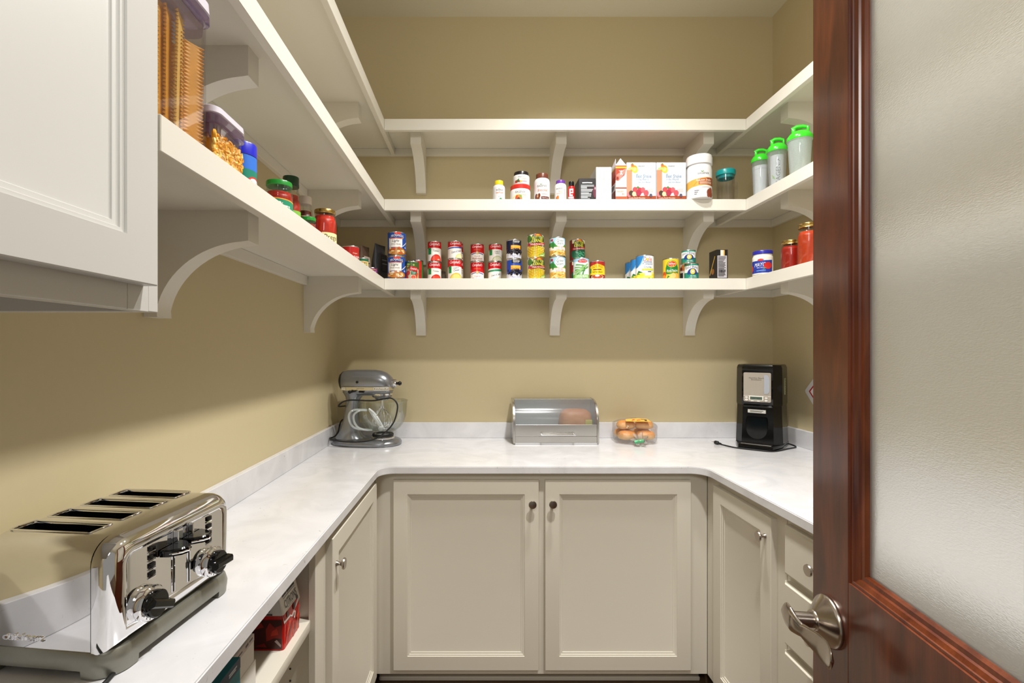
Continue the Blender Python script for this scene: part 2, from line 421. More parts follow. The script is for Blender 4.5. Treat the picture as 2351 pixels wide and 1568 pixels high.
for lb, a in (('white quartz upstand along the back wall, behind the bread box', (XL + .02, XR - .02, WALL - .02, WALL)), ('white quartz upstand behind the toaster and beside the mixer', (XL, XL + .02, .30, WALL)), ('short white quartz upstand beside the coffee maker', (XR - .02, XR, .75, WALL))):
    o = finish('backsplash', M().box(*a, CT, CT + BH, QUARTZ, .0015)); o['label'] = lb; o['category'] = 'backsplash'; o['group'] = 'quartz upstands around the countertop'

# ------------------------------------------------------------ cabinets
def panel_door(w_, h_, m, th=.02, stile=.0575, bead=.019):
    """framed door, origin at its lower corner, front face at y=0 facing -y, back at y=th"""
    mb = M()
    prof = [(0, th), (0, .0015), (.0015, 0), (stile, 0), (stile + .0008, .003), (stile + .006, .0042), (stile + .007, .0065), (stile + .0135, .0085), (stile + .0145, .0105), (stile + bead, .0118)]
    rg = [[V((i, d, i)), V((w_ - i, d, i)), V((w_ - i, d, h_ - i)), V((i, d, h_ - i))] for i, d in prof]
    return mb.rings(rg, m)
def knob_mesh(m=NICKEL):
    return M().lathe([(.008, 0), (.0075, .003), (.0055, .006), (.0052, .012), (.009, .017), (.0155, .020), (.0163, .023), (.0150, .0262), (.006, .0268)], m, 28, tf=Matrix.Rotation(pi / 2, 3, 'X'))
_knob = None
def add_knob(parent, x, z):
    global _knob
    o = finish('knob', knob_mesh(), parent)
    o.location = (x, 0, z)
def place_door(name, parent, w_, h_, loc, rz, m, knob=None):
    o = finish(name, panel_door(w_, h_, m), parent)
    o.location = V(loc) - parent.location; o.rotation_euler = (0, 0, rz)
    if knob: add_knob(o, *knob)
    return o
zb, zt_ = Z(-1.335), CT - CTH
# back
bc = thing('base_cabinet', 'cream two-door base cabinet under the bread box, against the back wall', 'cabinet', (.25, 2.3, 0))
mb = M()
mb.box(-.434, .933, 1.99, WALL - .002, zb, zt_, CABM, .001)
finish('body', mb, bc, world=True)
mb = M().box(-.43, .93, 2.062, 2.08, 0, zb, CABM).box(-.43, .93, 2.046, 2.062, 0, .018, CABM, .004)
finish('toe_kick', mb, bc, world=True)
dz0, dh = Z(-1.3085), .776
place_door('door', bc, .5926, dh, (-.355, 1.97, dz0), 0, CABM, (.5926 - .0275, dh - .094))
place_door('door', bc, .594, dh, (.264, 1.97, dz0), 0, CABM, (.0285, dh - .093))
# left
lc = thing('base_cabinet', 'narrow cream single-door base cabinet beside the open shelf unit, under the mixer side', 'cabinet', (-.6, 1.65, 0))
finish('body', M().box(XL + .002, -.434, 1.345, 1.988, zb, zt_, CABM, .001), lc, world=True)
finish('toe_kick', M().box(XL + .002, -.51, 1.345, 1.988, 0, zb, CABM), lc, world=True)
place_door('door', lc, .577, dh, (-.414, 1.357, dz0), pi / 2, CABM, (.032, dh - .082))
# open unit
ou = thing('open_shelf_cabinet', 'doorless cream base unit holding the snack bag and boxes, under the toaster', 'cabinet', (-.6, .8, 0))
mb = M()
mb.box(XL + .002, -.434, 1.285, 1.343, zb, zt_, CABM, .001)
mb.box(-.452, -.434, 1.272, 1.286, zb, zt_, CABM, .001)
mb.box(XL + .002, -.434, .32, .345, zb, zt_, CABM)
mb.box(XL + .002, XL + .012, .345, 1.285, zb, zt_, CABM)
mb.box(XL + .012, -.452, .345, 1.285, zb, zb + .02, CABM)
mb.box(-.452, -.434, .345, 1.272, zb, zb + .035, CABM)
for k in range(9): mb.lathe([(.0028, 0), (.0028, .0006)], BLACKM, 10, (-.505, 1.2846, Z(-.69) - .032 * k - .03), Matrix.Rotation(pi / 2, 3, 'X'))
for k in range(9): mb.lathe([(.0028, 0), (.0028, .0006)], BLACKM, 10, (-.70, 1.2846, Z(-.69) - .032 * k - .03), Matrix.Rotation(pi / 2, 3, 'X'))
finish('body', mb, ou, world=True)
SHZ = Z(-.712)
finish('shelf', M().box(XL + .012, -.447, .346, 1.2845, SHZ - .028, SHZ, CABM, .002, 2), ou, world=True)
finish('toe_kick', M().box(XL + .002, -.51, .32, 1.343, 0, zb, CABM), ou, world=True)
# right
rc = thing('base_cabinet', 'cream base cabinet below the coffee maker, one narrow door', 'cabinet', (1.25, 1.7, 0))
finish('body', M().box(.933, XR - .002, 1.472, 1.988, zb, zt_, CABM, .001), rc, world=True)
finish('toe_kick', M().box(1.005, XR - .002, 1.472, 1.988, 0, zb, CABM), rc, world=True)
place_door('door', rc, .3785, dh, (.913, 1.90, dz0), -pi / 2, CABM, (.3785 - .030, dh - .066))
dc = thing('drawer_cabinet', 'cream base cabinet with a stack of drawers, partly behind the wooden door', 'cabinet', (1.25, 1.3, 0))
finish('body', M().box(.933, XR - .002, .78, 1.470, zb, zt_, CABM, .001), dc, world=True)
finish('toe_kick', M().box(1.005, XR - .002, .78, 1.470, 0, zb, CABM), dc, world=True)
for k, (a, b) in enumerate(((-.5266, -.6757), (-.696, -.886), (-.904, -1.094), (-1.112, -1.3085))):
    h_ = a - b; w_ = .300
    mb = M()
    prof = [(0, .02), (0, .006), (.0015, .0045), (.004, .0038), (.0065, .001), (.008, 0)]
    mb.rings([[V((i, d, i)), V((w_ - i, d, i)), V((w_ - i, d, h_ - i)), V((i, d, h_ - i))] for i, d in prof], CABM)
    o = finish('drawer_front', mb, dc); o.location = V((.913, 1.459, Z(b))) - dc.location; o.rotation_euler = (0, 0, -pi / 2)
    add_knob(o, w_ / 2 - .006, h_ / 2)

# upper cabinet
uc = thing('upper_cabinet', 'white wall cabinet with a framed door, hung beside the pasta containers', 'cabinet', (-.6, .4, Z(.052)))
UZ0, UZ1 = Z(.052), Z(1.034)
mb = M()
mb.box(XL + .002, -.4557, .664, .684, UZ0, UZ1, UPPERM, .0008)
mb.box(XL + .002, -.4557, -.30, -.28, UZ0, UZ1, UPPERM)
mb.box(XL + .002, -.4757, -.28, .664, UZ0 + .035, UZ0 + .053, UPPERM)
mb.box(XL + .002, -.4757, -.28, .664, UZ1 - .018, UZ1, UPPERM)
mb.box(XL + .002, XL + .012, -.28, .664, UZ0, UZ1, UPPERM)
mb.box(-.4757, -.4557, .625, .664, UZ0, UZ1, UPPERM)
mb.box(-.4757, -.4557, -.28, .625, UZ0, UZ0 + .06, UPPERM, .0008)
mb.box(-.4757, -.4557, -.28, .625, UZ1 - .06, UZ1, UPPERM)
mb.box(-.4757, -.4557, .14, .19, UZ0, UZ1, UPPERM)
finish('body', mb, uc, world=True)
place_door('door', uc, .492, .915, (-.4355, .162, Z(.0853)), pi / 2, UPPERM)
place_door('door', uc, .41, .915, (-.4355, -.26, Z(.0853)), pi / 2, UPPERM)
#@@END_ROOM

# ------------------------------------------------------------ wooden door with frosted pane
DA = atan2(.1355, .9908)
door = thing('door_1', 'open mahogany door with a frosted glass pane and a nickel lever', 'door', (.618, .900, 0))
door['kind'] = 'structure'
# local frame: +x along the door from its free edge towards the hinge, +y towards the viewer's side of the leaf, z up
door.rotation_euler = (0, 0, atan2(-.9908, -.1355))
DW, DH, DT, ST, MO = .86, 2.42, .044, .1075, .0215
RAILT = 1.0205
def dl(x, y, z): return V((x, -y, z))            # y>0 leans out on the visible face
mb = M()
mb.box(0, ST, 0, DT, .01, DH, WOOD, .0015)
mb.box(DW - ST, DW, 0, DT, .01, DH, WOOD, .0015)
finish('stile', mb, door)
finish('bottom_rail', M().box(ST, DW - ST, .0003, DT - .0003, .01, RAILT, WOOD), door)
finish('top_rail', M().box(ST, DW - ST, .0003, DT - .0003, DH - .12, DH, WOOD), door)
mb = M()
prof = [(0, .0003), (.0006, .003), (.005, .0035), (.0057, .0055), (.0115, .0085), (.013, .0115), (.0186, .0130), (MO, .0170), (MO, .0212)]
x0, x1, z0, z1 = ST, DW - ST, RAILT, DH - .12
mb.rings([[V((x0 + i, d, z0 + i)), V((x1 - i, d, z0 + i)), V((x1 - i, d, z1 - i)), V((x0 + i, d, z1 - i))] for i, d in prof], WOOD, False, False)
mb.rings([[V((x0 + i, DT - d, z0 + i)), V((x1 - i, DT - d, z0 + i)), V((x1 - i, DT - d, z1 - i)), V((x0 + i, DT - d, z1 - i))] for i, d in prof], WOOD, False, False)
finish('moulding', mb, door)
finish('glass_pane', M().box(x0 + MO - .004, x1 - MO + .004, .0195, .0245, z0 + MO - .004, z1 - MO + .004, FROST), door)
HZ = Z(-.475); HX = .0548
ry = Matrix.Rotation(pi / 2, 3, 'X')             # lathe axis out of the visible face (-y)
hm = M().lathe([(.0425, 0), (.0435, .003), (.0428, .006), (.040, .009), (.021, .0235), (.0175, .026), (.0165, .029), (.0155, .030)], NICKEL, 48, (HX, 0, HZ), ry)
hl = finish('lever_handle', hm, door)
lv = M().lathe([(.0125, .028), (.0125, .062)], NICKEL, 32, (0, 0, 0), ry)
# the lever: a round head that thins into a paddle swept towards the hinge
cen = wspline([(-.020, -.064, .004), (-.004, -.0655, .003), (.016, -.064, -.001), (.036, -.056, -.006), (.060, -.050, -.009), (.084, -.049, -.010), (.104, -.052, -.009)], 16)
nn = len(cen); rg = []
for k, p in enumerate(cen):
    t = k / (nn - 1)
    hz = .0205 if t < .25 else (.0205 - (.0205 - .0115) * min(1, (t - .25) / .2) if t < .45 else .0130 + .0085 * sin((t - .45) / .55 * pi * .62))
    hz *= min(1, math.sqrt(max(0.001, 1 - max(0, .16 - t) ** 2 / .0262))) * min(1, math.sqrt(max(.004, 1 - (max(0, t - .80) / .2) ** 2)))
    ty = .0065 if t < .3 else .0055 - .0025 * min(1, (t - .3) / .4)
    rg.append([V((p.x, p.y + ty * sin(a), p.z + hz * cos(a))) for a in [2 * pi * q / 20 for q in range(20)]])
lv.rings(rg, NICKEL)
o = finish('lever', lv, hl, ang=50); o.location = (HX, 0, HZ)
#@@END_DOOR

# ------------------------------------------------------------ helpers for things standing on shelves
def place(px0, px1, Yf, mid=None):
    """centre x, centre y and radius of an upright round thing whose front is at depth Yf and that spans px0..px1"""
    c = (px0 + px1) / 2 - VX; k = math.cos(math.atan(c / F)); h = (px1 - px0) / 2 * k / F
    Y = Yf / (1 - h); r = h * Y
    return c * Y / F, Y, r
def height(py, Yf): return (VY - py) * Yf / F

def can_mesh(r, h):
    body = M()
    body.lathe([(r * .93, .0), (r * .975, .0), (r, .0012), (r, .0035), (r * .972, .0048), (r * .972, h - .0048), (r, h - .0035), (r, h - .0010), (r * .985, h), (r * .955, h), (r * .945, h - .0035), (r * .6, h - .0030), (r * .55, h - .004)], TIN, 40)
    return body
def can(label, x, y, z, r, h, base, pr, extra=0.0, group='food cans on the lowest back shelf', nm='food_can'):
    t = thing(nm, label, 'can', (x, y, z), facing(x, y, extra), group)
    finish('can_body', can_mesh(r, h), t)
    lr = r * .982
    mb = M().lathe([(lr, .0050), (lr, h - .0050)], mat(base, .3, noise=.03, scale=200), 40, cap0=False, cap1=False)
    pr(Print(), r, h).add(mb, on_cyl(lr), step=r * .22, rough=.3)
    finish('paper_label', mb, t, recalc=False)
    return t

RED, DRED, CRM = '#c8141d', '#8f1620', '#f3efe6'
def soup(kind):
    def f(p, r, h):
        W = r * 1.5
        if kind == 'mushroom':
            p.rect(-W * 2, .005, W * 2, h * .45, '#f4f0ea'); p.rect(-W * 2, h * .44, W * 2, h - .005, RED)
            p.poly([(-W, h * .40), (W, h * .40), (W, h * .455), (0, h * .52), (-W, h * .455)], '#f4f0ea')
            p.line([(-r, h * .41), (-r * .4, h * .455), (0, h * .48), (r * .4, h * .455), (r, h * .41)], .004, '#2b3f9a')
            p.ell(0, h * .48, r * .22, r * .22, '#b8934a'); p.ell(0, h * .48, r * .16, r * .16, '#d9bd78')
            p.text('Campbell\'s', 0, h * .82, r * 1.55, h * .16, '#ffffff', .35)
            p.line([(-r * .5, h * .66), (r * .5, h * .66)], .0012, '#d8a83c')
            p.text('Cream of', 0, h * .30, r * .8, h * .07, '#a81420'); p.text('Mushroom', 0, h * .17, r * 1.5, h * .13, '#a81420')
            return p
        p.rect(-W * 2, .005, W * 2, h * .60, '#f1ede6'); p.rect(-W * 2, h * .60, W * 2, h - .005, RED)
        p.poly([(-r * 1.6, h * .60), (r * 1.6, h * .60)] + [(r * 1.6 * math.cos(a), h * .60 + r * .22 * math.sin(a)) for a in [pi * k / 12 for k in range(13)]], '#f1ede6')
        p.text('Campbell\'s', r * .05, h * .84, r * 1.6, h * .17, '#ffffff', .35)
        if kind in ('tomato', 'chicken', 'celery_plain'):
            p.rect(-r * 1.05, h * .36, -r * .48, h * .68, '#1d8a4a'); p.ell(-r * .76, h * .57, r * .2, r * .22, '#0f5f30')
            p.line([(-r * .88, h * .57), (-r * .79, h * .51), (-r * .62, h * .64)], .0022, '#46c060')
        if kind == 'tomato':
            p.text('Tomato', r * .25, h * .53, r * .85, h * .085, '#2b2a2a', .1)
            p.ell(r * .30, h * .05, r * .85, h * .31, '#c8281a', 28, 0, pi); p.ell(r * .30, h * .06, r * .70, h * .24, '#e5402a', 28, 0, pi); p.ell(r * .62, h * .12, r * .2, h * .025, '#f6c9b8')
        elif kind == 'chicken':
            p.text('Cream of', r * .2, h * .60, r * .75, h * .07, '#26336e', .2, .2); p.text('Chicken', r * .25, h * .50, r * .85, h * .085, '#26336e', .2, .2)
            p.ell(r * .25, h * .05, r * 1.0, h * .32, '#d8b33c', 28, 0, pi); p.ell(r * .25, h * .05, r * .85, h * .27, '#ead079', 28, 0, pi)
        elif kind == 'chicken_herb':
            p.poly([(-r * 1.4, h * .56), (r * 1.4, h * .62), (r * 1.4, h * .69), (0, h * .66), (-r * 1.4, h * .61)], '#3a50a8')
            p.text('Cream of Chicken', r * .2, h * .42, r * 1.5, h * .12, '#26336e', .2, .22)
            p.ell(r * .75, h * .05, r * .75, h * .25, '#ead98c', 28, 0, pi); p.ell(r * .75, h * .05, r * .55, h * .2, '#f2e9b4', 28, 0, pi)
        elif kind == 'celery_plain':
            p.text('Cream of', r * .28, h * .57, r * .8, h * .08, '#2d4a30', .2, .15); p.text('Celery', r * .28, h * .46, r * .7, h * .1, '#2d4a30', .2, .15)
            p.ell(r * .35, h * .04, r * .85, h * .27, '#bdbd92', 28, 0, pi); p.ell(r * .35, h * .04, r * .7, h * .22, '#dcd9bf', 28, 0, pi)
        elif kind == 'celery_green':
            p.poly([(-r * 1.4, h * .50), (r * 1.4, h * .56), (r * 1.4, h * .66), (0, h * .62), (-r * 1.4, h * .56)], '#2c8a5e')
            p.text('Cream of Celery', r * .2, h * .36, r * 1.5, h * .12, '#2d3a55', .2, .22)
            p.ell(r * .6, h * .04, r * .7, h * .2, '#e3cfa0', 28, 0, pi); p.ell(r * .6, h * .04, r * .5, h * .15, '#f0e3c6', 28, 0, pi)
        return p
    return f
def light_soup(a, b, c):
    def f(p, r, h):
        p.rect(-r * 1.05, h * .36, r * .55, h * .74, '#f1eeea')
        p.poly([(-r * .75, h * .74), (r * .75, h * .74), (r * .9, h * .84), (r * .5, h * .90), (-r * .4, h * .90), (-r * .9, h * .80)], '#16307f')
        p.text('PROGRESSO', 0, h * .80, r * 1.5, h * .10, '#ffffff', .1, 0, h * .05)
        for dx, s in ((-.2, .13), (.05, .17), (.25, .12)): p.ell(r * dx, h * .93, r * s * 1.2, h * .045, '#d8301e')
        p.line([(-r * .95, h * .72), (r * .5, h * .72)], .003, '#c62a20'); p.poly([(r * .4, h * .70), (r * .75, h * .735), (r * .4, h * .75)], '#f2a437')
        p.text('Light', -r * .2, h * .61, r * .75, h * .13, '#283a2c', .3)
        p.text('Chicken Noodle', -r * .2, h * .49, r * 1.05, h * .05, '#6b5b2c', .2)
        p.ell(r * -.05, h * .17, r * 1.25, h * .13, '#8a5a22'); p.ell(r * -.05, h * .20, r * 1.1, h * .15, a)
        rnd = random.Random(int(r * 1e6) + len(a + b))
        for k in range(16):
            p.ell(r * rnd.uniform(-.95, .85), h * rnd.uniform(.08, .33), r * rnd.uniform(.1, .24), h * rnd.uniform(.025, .05), rnd.choice((b, c, '#e9c988', '#d98f3e', '#f3e3b8')), 10, 0, 2 * pi)
        p.ell(r * .95, h * .36, r * .2, h * .085, '#2f62c0'); p.line([(r * .85, h * .36), (r * 1.05, h * .37)], .003, '#ffffff')
        p.line([(r * .55, h * .40), (r * 1.2, h * .60)], .004, '#d8dde2')
        return p
    return f
def juice(p, r, h):
    p.rect(-r * 2, h * .6, r * 2, h * .95, '#41602c')
    rnd = random.Random(4)
    for k in range(12): p.ell(r * rnd.uniform(-1, .6), h * rnd.uniform(.55, .85), r * .16, h * .05, rnd.choice(('#6c8f3a', '#2c4a1e', '#9fb35c', '#d06a2a')), 9)
    for dx, dv in ((-.85, .3), (-.55, .38), (-.8, .12), (.75, .3), (.65, .12)): p.ell(r * dx, h * dv, r * .3, h * .12, '#c23a2a', 12)
    p.poly([(-r * .35, h * .52), (r * .85, h * .42), (r * .85, h * .66), (-r * .35, h * .74)], RED); p.text('Campbell\'s', r * .25, h * .585, r * 1.0, h * .13, '#ffffff', .3, -.1)
    p.rect(-r * .1, h * .30, r * .65, h * .46, '#1e6a46'); p.text('Tomato', r * .27, h * .41, r * .5, h * .06, '#ffffff'); p.text('Juice', r * .27, h * .34, r * .4, h * .06, '#ffffff')
    p.ell(r * .2, h * .15, r * .4, h * .13, '#e8b49c'); p.ell(r * .2, h * .15, r * .3, h * .095, '#c03524'); p.ell(r * .2, h * .15, r * .2, h * .06, '#e06a4c')
    p.poly([(r * .65, h * .05), (r * .85, h * .05), (r * 1.05, h * .36), (r * .95, h * .38)], '#e98a2c')
    return p
def olives(p, r, h):
    p.rect(-r * 2, .005, r * 2, h * .30, '#dcdce6'); p.rect(-r * .32, h * .80, r * .95, h * .985, '#0d0d12')
    p.text('Essential', r * .32, h * .915, r * .9, h * .09, '#f2f2f2', .15); p.text('EVERYDAY', r * .32, h * .84, r * .75, h * .04, '#d8d8d8')
    p.rect(-r * .45, h * .50, r * .95, h * .70, '#e59a2c'); p.rect(-r * .4, h * .60, r * .9, h * .67, '#f0b548')
    rnd = random.Random(3)
    for k in range(26):
        u, v = rnd.uniform(-.95, 1.1), rnd.uniform(.27, .50)
        p.ell(r * u, h * v, r * .15, h * .055, '#15121a', 12); p.ell(r * (u - .03), h * (v + .018), r * .04, h * .012, '#8a8494', 8)
    p.text('Ripe Olives', r * .3, h * .14, r * 1.1, h * .10, '#2c3f8a'); p.text('MEDIUM', r * .1, h * .05, r * .4, h * .04, '#4a4a60')
    return p
def corn(cut):
    def f(p, r, h):
        if cut:
            p.rect(-r * 2, .005, r * 2, h * .98, '#7d1c1e'); p.rect(-r * .7, h * .80, r * 2, h * .98, '#d9cfae')
            p.ell(r * .35, h * .32, r * 1.25, h * .30, '#1e5a40')
            rnd = random.Random(9)
            for k in range(16):
                a = rnd.uniform(-.5, .6); u, v = r * rnd.uniform(-.6, 1.2), h * rnd.uniform(.1, .45)
                p.line([(u, v), (u + r * .4 * math.cos(a), v + r * .4 * math.sin(a))], .0055, rnd.choice(('#3f8f68', '#2a6f4e', '#58a880')))
        else:
            p.rect(-r * 2, .005, r * 2, h * .98, '#e8e0c0'); p.ell(-r * .9, h * .8, r * .4, h * .16, '#4c7a34'); p.ell(-r * .95, h * .55, r * .25, h * .1, '#b8456a')
            p.ell(r * .1, h * .22, r * 1.3, h * .30, '#d9ae1c')
            for i in range(7):
                for j in range(12): p.ell(r * (-1.0 + j * .19), h * (.04 + i * .068) + .004 * cos(j * .5 - 2), r * .085, h * .030, '#f3d34a' if (i + j) % 2 else '#e9c232', 8)
            p.poly([(r * .2, .006), (r * 1.3, .006), (r * 1.3, h * .26), (r * .8, h * .18)], '#7fa84a'); p.poly([(r * .3, .006), (r * .9, .006), (r * 1.2, h * .16)], '#c5d79a')
        c = .25
        p.ell(r * c, h * .79, r * .68, h * .20, '#1f4a28'); p.ell(r * c, h * .90, r * .42, h * .075, '#c83a22', 20, 0, pi); p.ell(r * c, h * .92, r * .2, h * .04, '#e9b032', 16, 0, pi)
        p.ell(r * c, h * .72, r * .74, h * .15, '#12301c')
        p.text('BUTTER', r * c, h * .80, r * 1.15, h * .12, '#e8e24a', 0, 0, h * .03); p.text('KERNEL', r * c, h * .67, r * 1.25, h * .12, '#f2e94e', 0, 0, h * .02)
        p.poly([(-r * .65, h * .47), (r * 1.15, h * .53), (r * 1.15, h * .63), (-r * .65, h * .57)], '#a8202a'); p.text('Cut Green Beans' if cut else 'Whole Kernel Corn', r * .25, h * .55, r * 1.5, h * .07, '#f4efe0', .2, .04)
        return p
    return f
def cream_corn(p, r, h):
    p.rect(-r * 2, h * .55, r * 2, h * .98, '#a9d2ea'); p.rect(-r * 2, .005, r * 2, h * .36, '#e4b65a'); p.rect(-r * 2, h * .32, r * 2, h * .48, '#f1e9e0')
    p.ell(r * .2, h * .52, r * 1.5, h * .14, '#4f9a4a', 24, 0, pi); p.ell(-r * .9, h * .5, r * .9, h * .22, '#3d8f3f', 24, 0, pi)
    p.ell(-r * .55, h * .60, r * .16, h * .19, '#2f7a38'); p.rect(-r * .95, h * .80, -r * .55, h * .90, '#a83048')
    p.ell(r * .4, h * .72, r * .68, h * .23, '#eef4f6')
    p.text('Green', r * .4, h * .82, r * .95, h * .13, '#1d4a38', .1); p.text('Giant.', r * .4, h * .68, r * .95, h * .13, '#1d4a38', .1)
    p.text('Cream Style', r * .3, h * .435, r * 1.0, h * .055, '#b03a48', .15); p.text('Sweet Corn', r * .35, h * .365, r * 1.0, h * .055, '#b03a48', .15)
    rnd = random.Random(5)
    for k in range(26):
        u, v, a = r * rnd.uniform(-1, 1), h * rnd.uniform(.05, .28), rnd.uniform(-.4, .8)
        p.line([(u, v), (u + r * .3 * cos(a), v + r * .3 * sin(a))], .004, rnd.choice(('#f3d68a', '#f7e6b4', '#d9a040', '#eec468')))
    return p
def beans(p, r, h):
    p.rect(-r * 2, h * .80, r * 2, h * .98, '#9cc8e4'); p.rect(-r * 2, .005, r * 2, h * .22, '#7dc45a'); p.rect(-r * 2, h * .22, r * 2, h * .82, '#dfe9ec')
    p.ell(r * .2, h * .84, r * .62, h * .085, '#c02c34'); p.ell(r * .2, h * .84, r * .56, h * .07, '#e6403c'); p.text('Our Family', r * .2, h * .84, r * .95, h * .06, '#ffffff', .2)
    for q, (a, b, c, d) in enumerate(((-.7, .68, .7, .60), (-.9, .56, .6, .50), (-.85, .44, .5, .40), (-.9, .22, .9, .72), (-.6, .20, 1.0, .60), (-.2, .22, .2, .60), (.2, .22, .45, .55), (-.95, .34, .3, .46))):
        p.line([(r * a, h * b), (r * (a + c) / 2, h * ((b + d) / 2 + .015)), (r * c, h * d)], .0062, ('#5f9a4c', '#7db065', '#4c8640', '#8fbf74')[q % 4])
    p.text('GREEN BEANS', r * .1, h * .13, r * 1.7, h * .14, '#f2f7ee')
    return p
def refried(p, r, h):
    p.rect(-r * 2, h * .78, r * 2, h * .98, '#a8231c'); p.rect(-r * 2, h * .25, r * 2, h * .62, '#ecc81e'); p.poly([(-r * 1.2, h * .60), (r * 1.2, h * .60), (r * 1.2, h * .70), (0, h * .83), (-r * 1.2, h * .70)], '#ecc81e')
    p.text('OLD EL PASO', 0, h * .66, r * 1.5, h * .15, '#7a2c18', 0, 0, h * .05); p.rect(-r * .55, h * .50, r * .55, h * .55, '#7a1f2a')
    p.text('Refried Beans', r * .05, h * .40, r * 1.35, h * .10, '#5a3018', .25); p.rect(-r * 1.2, h * .36, -r * .85, h * .60, '#4f8a3c')
    p.rect(-r * 2, .005, r * 2, h * .24, '#8f2a1a'); p.ell(0, h * .13, r * .85, h * .13, '#d8cdbb'); p.ell(0, h * .14, r * .75, h * .11, '#a8472a'); p.ell(0, h * .19, r * .3, h * .05, '#efe3d2')
    return p
def pineapple(p, r, h):
    p.rect(-r * 2, .005, r * 2, h * .98, '#eef1f2'); p.poly([(-r * 2, h * .98), (-r * .1, h * .98), (-r * .5, h * .65), (-r * .9, h * .5), (-r * 2, h * .42)], '#2f7fc4'); p.poly([(-r * .1, h * .98), (-r * .5, h * .65), (-r * .9, h * .5), (-r * .5, h * .58), (r * .2, h * .98)], '#8fc0e4')
    p.rect(-r * 2, .005, r * 2, h * .20, '#ecd936'); p.poly([(-r * 1.2, h * .2), (r * 1.2, h * .2), (r * 1.2, h * .3), (0, h * .25), (-r * 1.0, h * .27)], '#f2e46a')
    p.text('Dole', r * .3, h * .83, r * .95, h * .18, '#d0342c'); p.ell(r * .22, h * .81, r * .12, h * .045, '#f2c52e'); p.rect(-r * .15, h * .695, r * .8, h * .715, '#20407a')
    p.text('Pineapple', r * .3, h * .62, r * 1.1, h * .10, '#2c4f8a'); p.text('Chunks', r * .3, h * .50, r * .85, h * .09, '#2c4f8a')
    p.rect(-r * .35, h * .36, r * 1.1, h * .43, '#d8dc3a'); p.poly([(-r * .9, h * .26), (-r * .2, h * .27), (-r * .75, h * .36)], '#2f6e3a'); p.poly([(-r * 1.0, h * .20), (-r * .5, h * .20), (-r * .9, h * .28)], '#3f8a46')
    p.rect(-r * .05, h * .13, r * .75, h * .27, '#f4f0d0'); p.rect(r * .3, h * .29, r * .7, h * .32, '#40406a')
    for k in range(4): p.ell(r * (-.7 + .45 * k), h * .08, r * .25, h * .06, '#f5e65c')
    return p
def peaches(p, r, h):
    p.rect(-r * 2, .005, r * 2, h * .98, '#e3c52a'); p.poly([(-r * .65, h * .25), (r * 1.0, h * .25), (r * 1.0, h * .55), (r * .8, h * .72), (-r * .5, h * .72), (-r * .65, h * .55)], '#1f7a34')
    p.ell(r * .15, h * .72, r * .62, h * .17, '#3f8a34'); p.ell(r * .15, h * .72, r * .55, h * .145, '#f0c23a'); p.ell(r * .15, h * .72, r * .49, h * .125, '#d23a1e')
    p.text('Del Monte', r * .15, h * .735, r * .82, h * .085, '#ffffff'); p.text('QUALITY', r * .15, h * .65, r * .3, h * .03, '#f5e6c0')
    p.text('Sliced Peaches', r * .2, h * .42, r * 1.4, h * .10, '#ffffff', .2); p.rect(-r * .4, h * .33, r * .7, h * .355, '#d8c02e')
    for dx, dv, c in ((.25, .14, '#e58a2c'), (.7, .17, '#f0a848'), (-.2, .10, '#f2b65a'), (-.85, .25, '#c8501e'), (-.9, .1, '#e0852c'), (.3, .17, '#f3bd72')): p.ell(r * dx, h * dv, r * .32, h * .13, c)
    p.poly([(-r * .5, h * .02), (-r * .1, h * .14), (-r * .35, h * .2)], '#3a7a2c')
    return p
def milk(p, r, h):
    p.rect(-r * 2, .004, r * 2, h * .42, '#1d7f6c'); p.rect(-r * 2, h * .42, r * 2, h * .86, '#eef0ee'); p.rect(-r * 2, h * .86, r * 2, h * .98, '#1d8a72')
    p.ell(r * .15, h * .36, r * .72, h * .32, '#243a86', 24, 0, pi); p.rect(-r * .58, h * .30, r * .9, h * .37, '#243a86')
    for k in range(12): p.ell(r * .2 + r * .26 * cos(k * pi / 6), h * .47 + h * .13 * sin(k * pi / 6), r * .09, h * .045, '#f2cf3a', 8)
    p.ell(r * .2, h * .47, r * .15, h * .08, '#e9e4d0'); p.text('EAGLE BRAND', r * .1, h * .68, r * 1.75, h * .14, '#26356e', 0, 0, h * .10)
    p.text('FAT FREE', r * .25, h * .19, r * .75, h * .07, '#eef4ee'); p.text('SWEETENED CONDENSED', r * .2, h * .10, r * 1.1, h * .04, '#cfe4da')
    return p
def plain(p, r, h): return p

zs = Z(TIERS['bottom'])
def stack(px0, px1, Yf, ytop, yj, specs):
    """one or two cans in a stack, the lower first; spec = (label, base colour, print, turn)"""
    x, y, r = place(px0, px1, Yf); z1 = height(ytop, Yf); zj = height(yj, Yf) if yj else None
    hs = [(zj - TIERS['bottom']), z1 - zj] if yj else [z1 - TIERS['bottom']]
    z = zs
    for k, (h, sp) in enumerate(zip(hs, specs)):
        off = sp[4] if len(sp) > 4 else 0
        can(sp[0], x + off, y, z, r, h, sp[1], sp[2], sp[3]); z += h
stack(889, 931, 2.304, 531, 587, [('blue light soup can of chicken noodle, lower of the leftmost stack on the back shelf', '#1f4fa8', light_soup('#c47a34', '#e8a89a', '#f0e0d0'), 2), ('blue light soup can, upper one of the tall stack beside the dark packets', '#1f4fa8', light_soup('#b8782e', '#e8d09a', '#c8502a'), 6, .0015)])
stack(930, 961.5, 2.345, 599, None, [('small tomato juice can with vegetables printed on it, beside the blue soup stack', '#b9c0a0', juice, 0)])
stack(945, 972, 2.415, 596.5, None, [('red and green can half hidden behind the tomato juice can', '#b02018', lambda p, r, h: p.rect(r * .75, .005, r * 1.5, h * .95, '#3f7a3c').rect(-r * 2, h * .55, r * .75, h * .95, '#c8281c'), 0)])
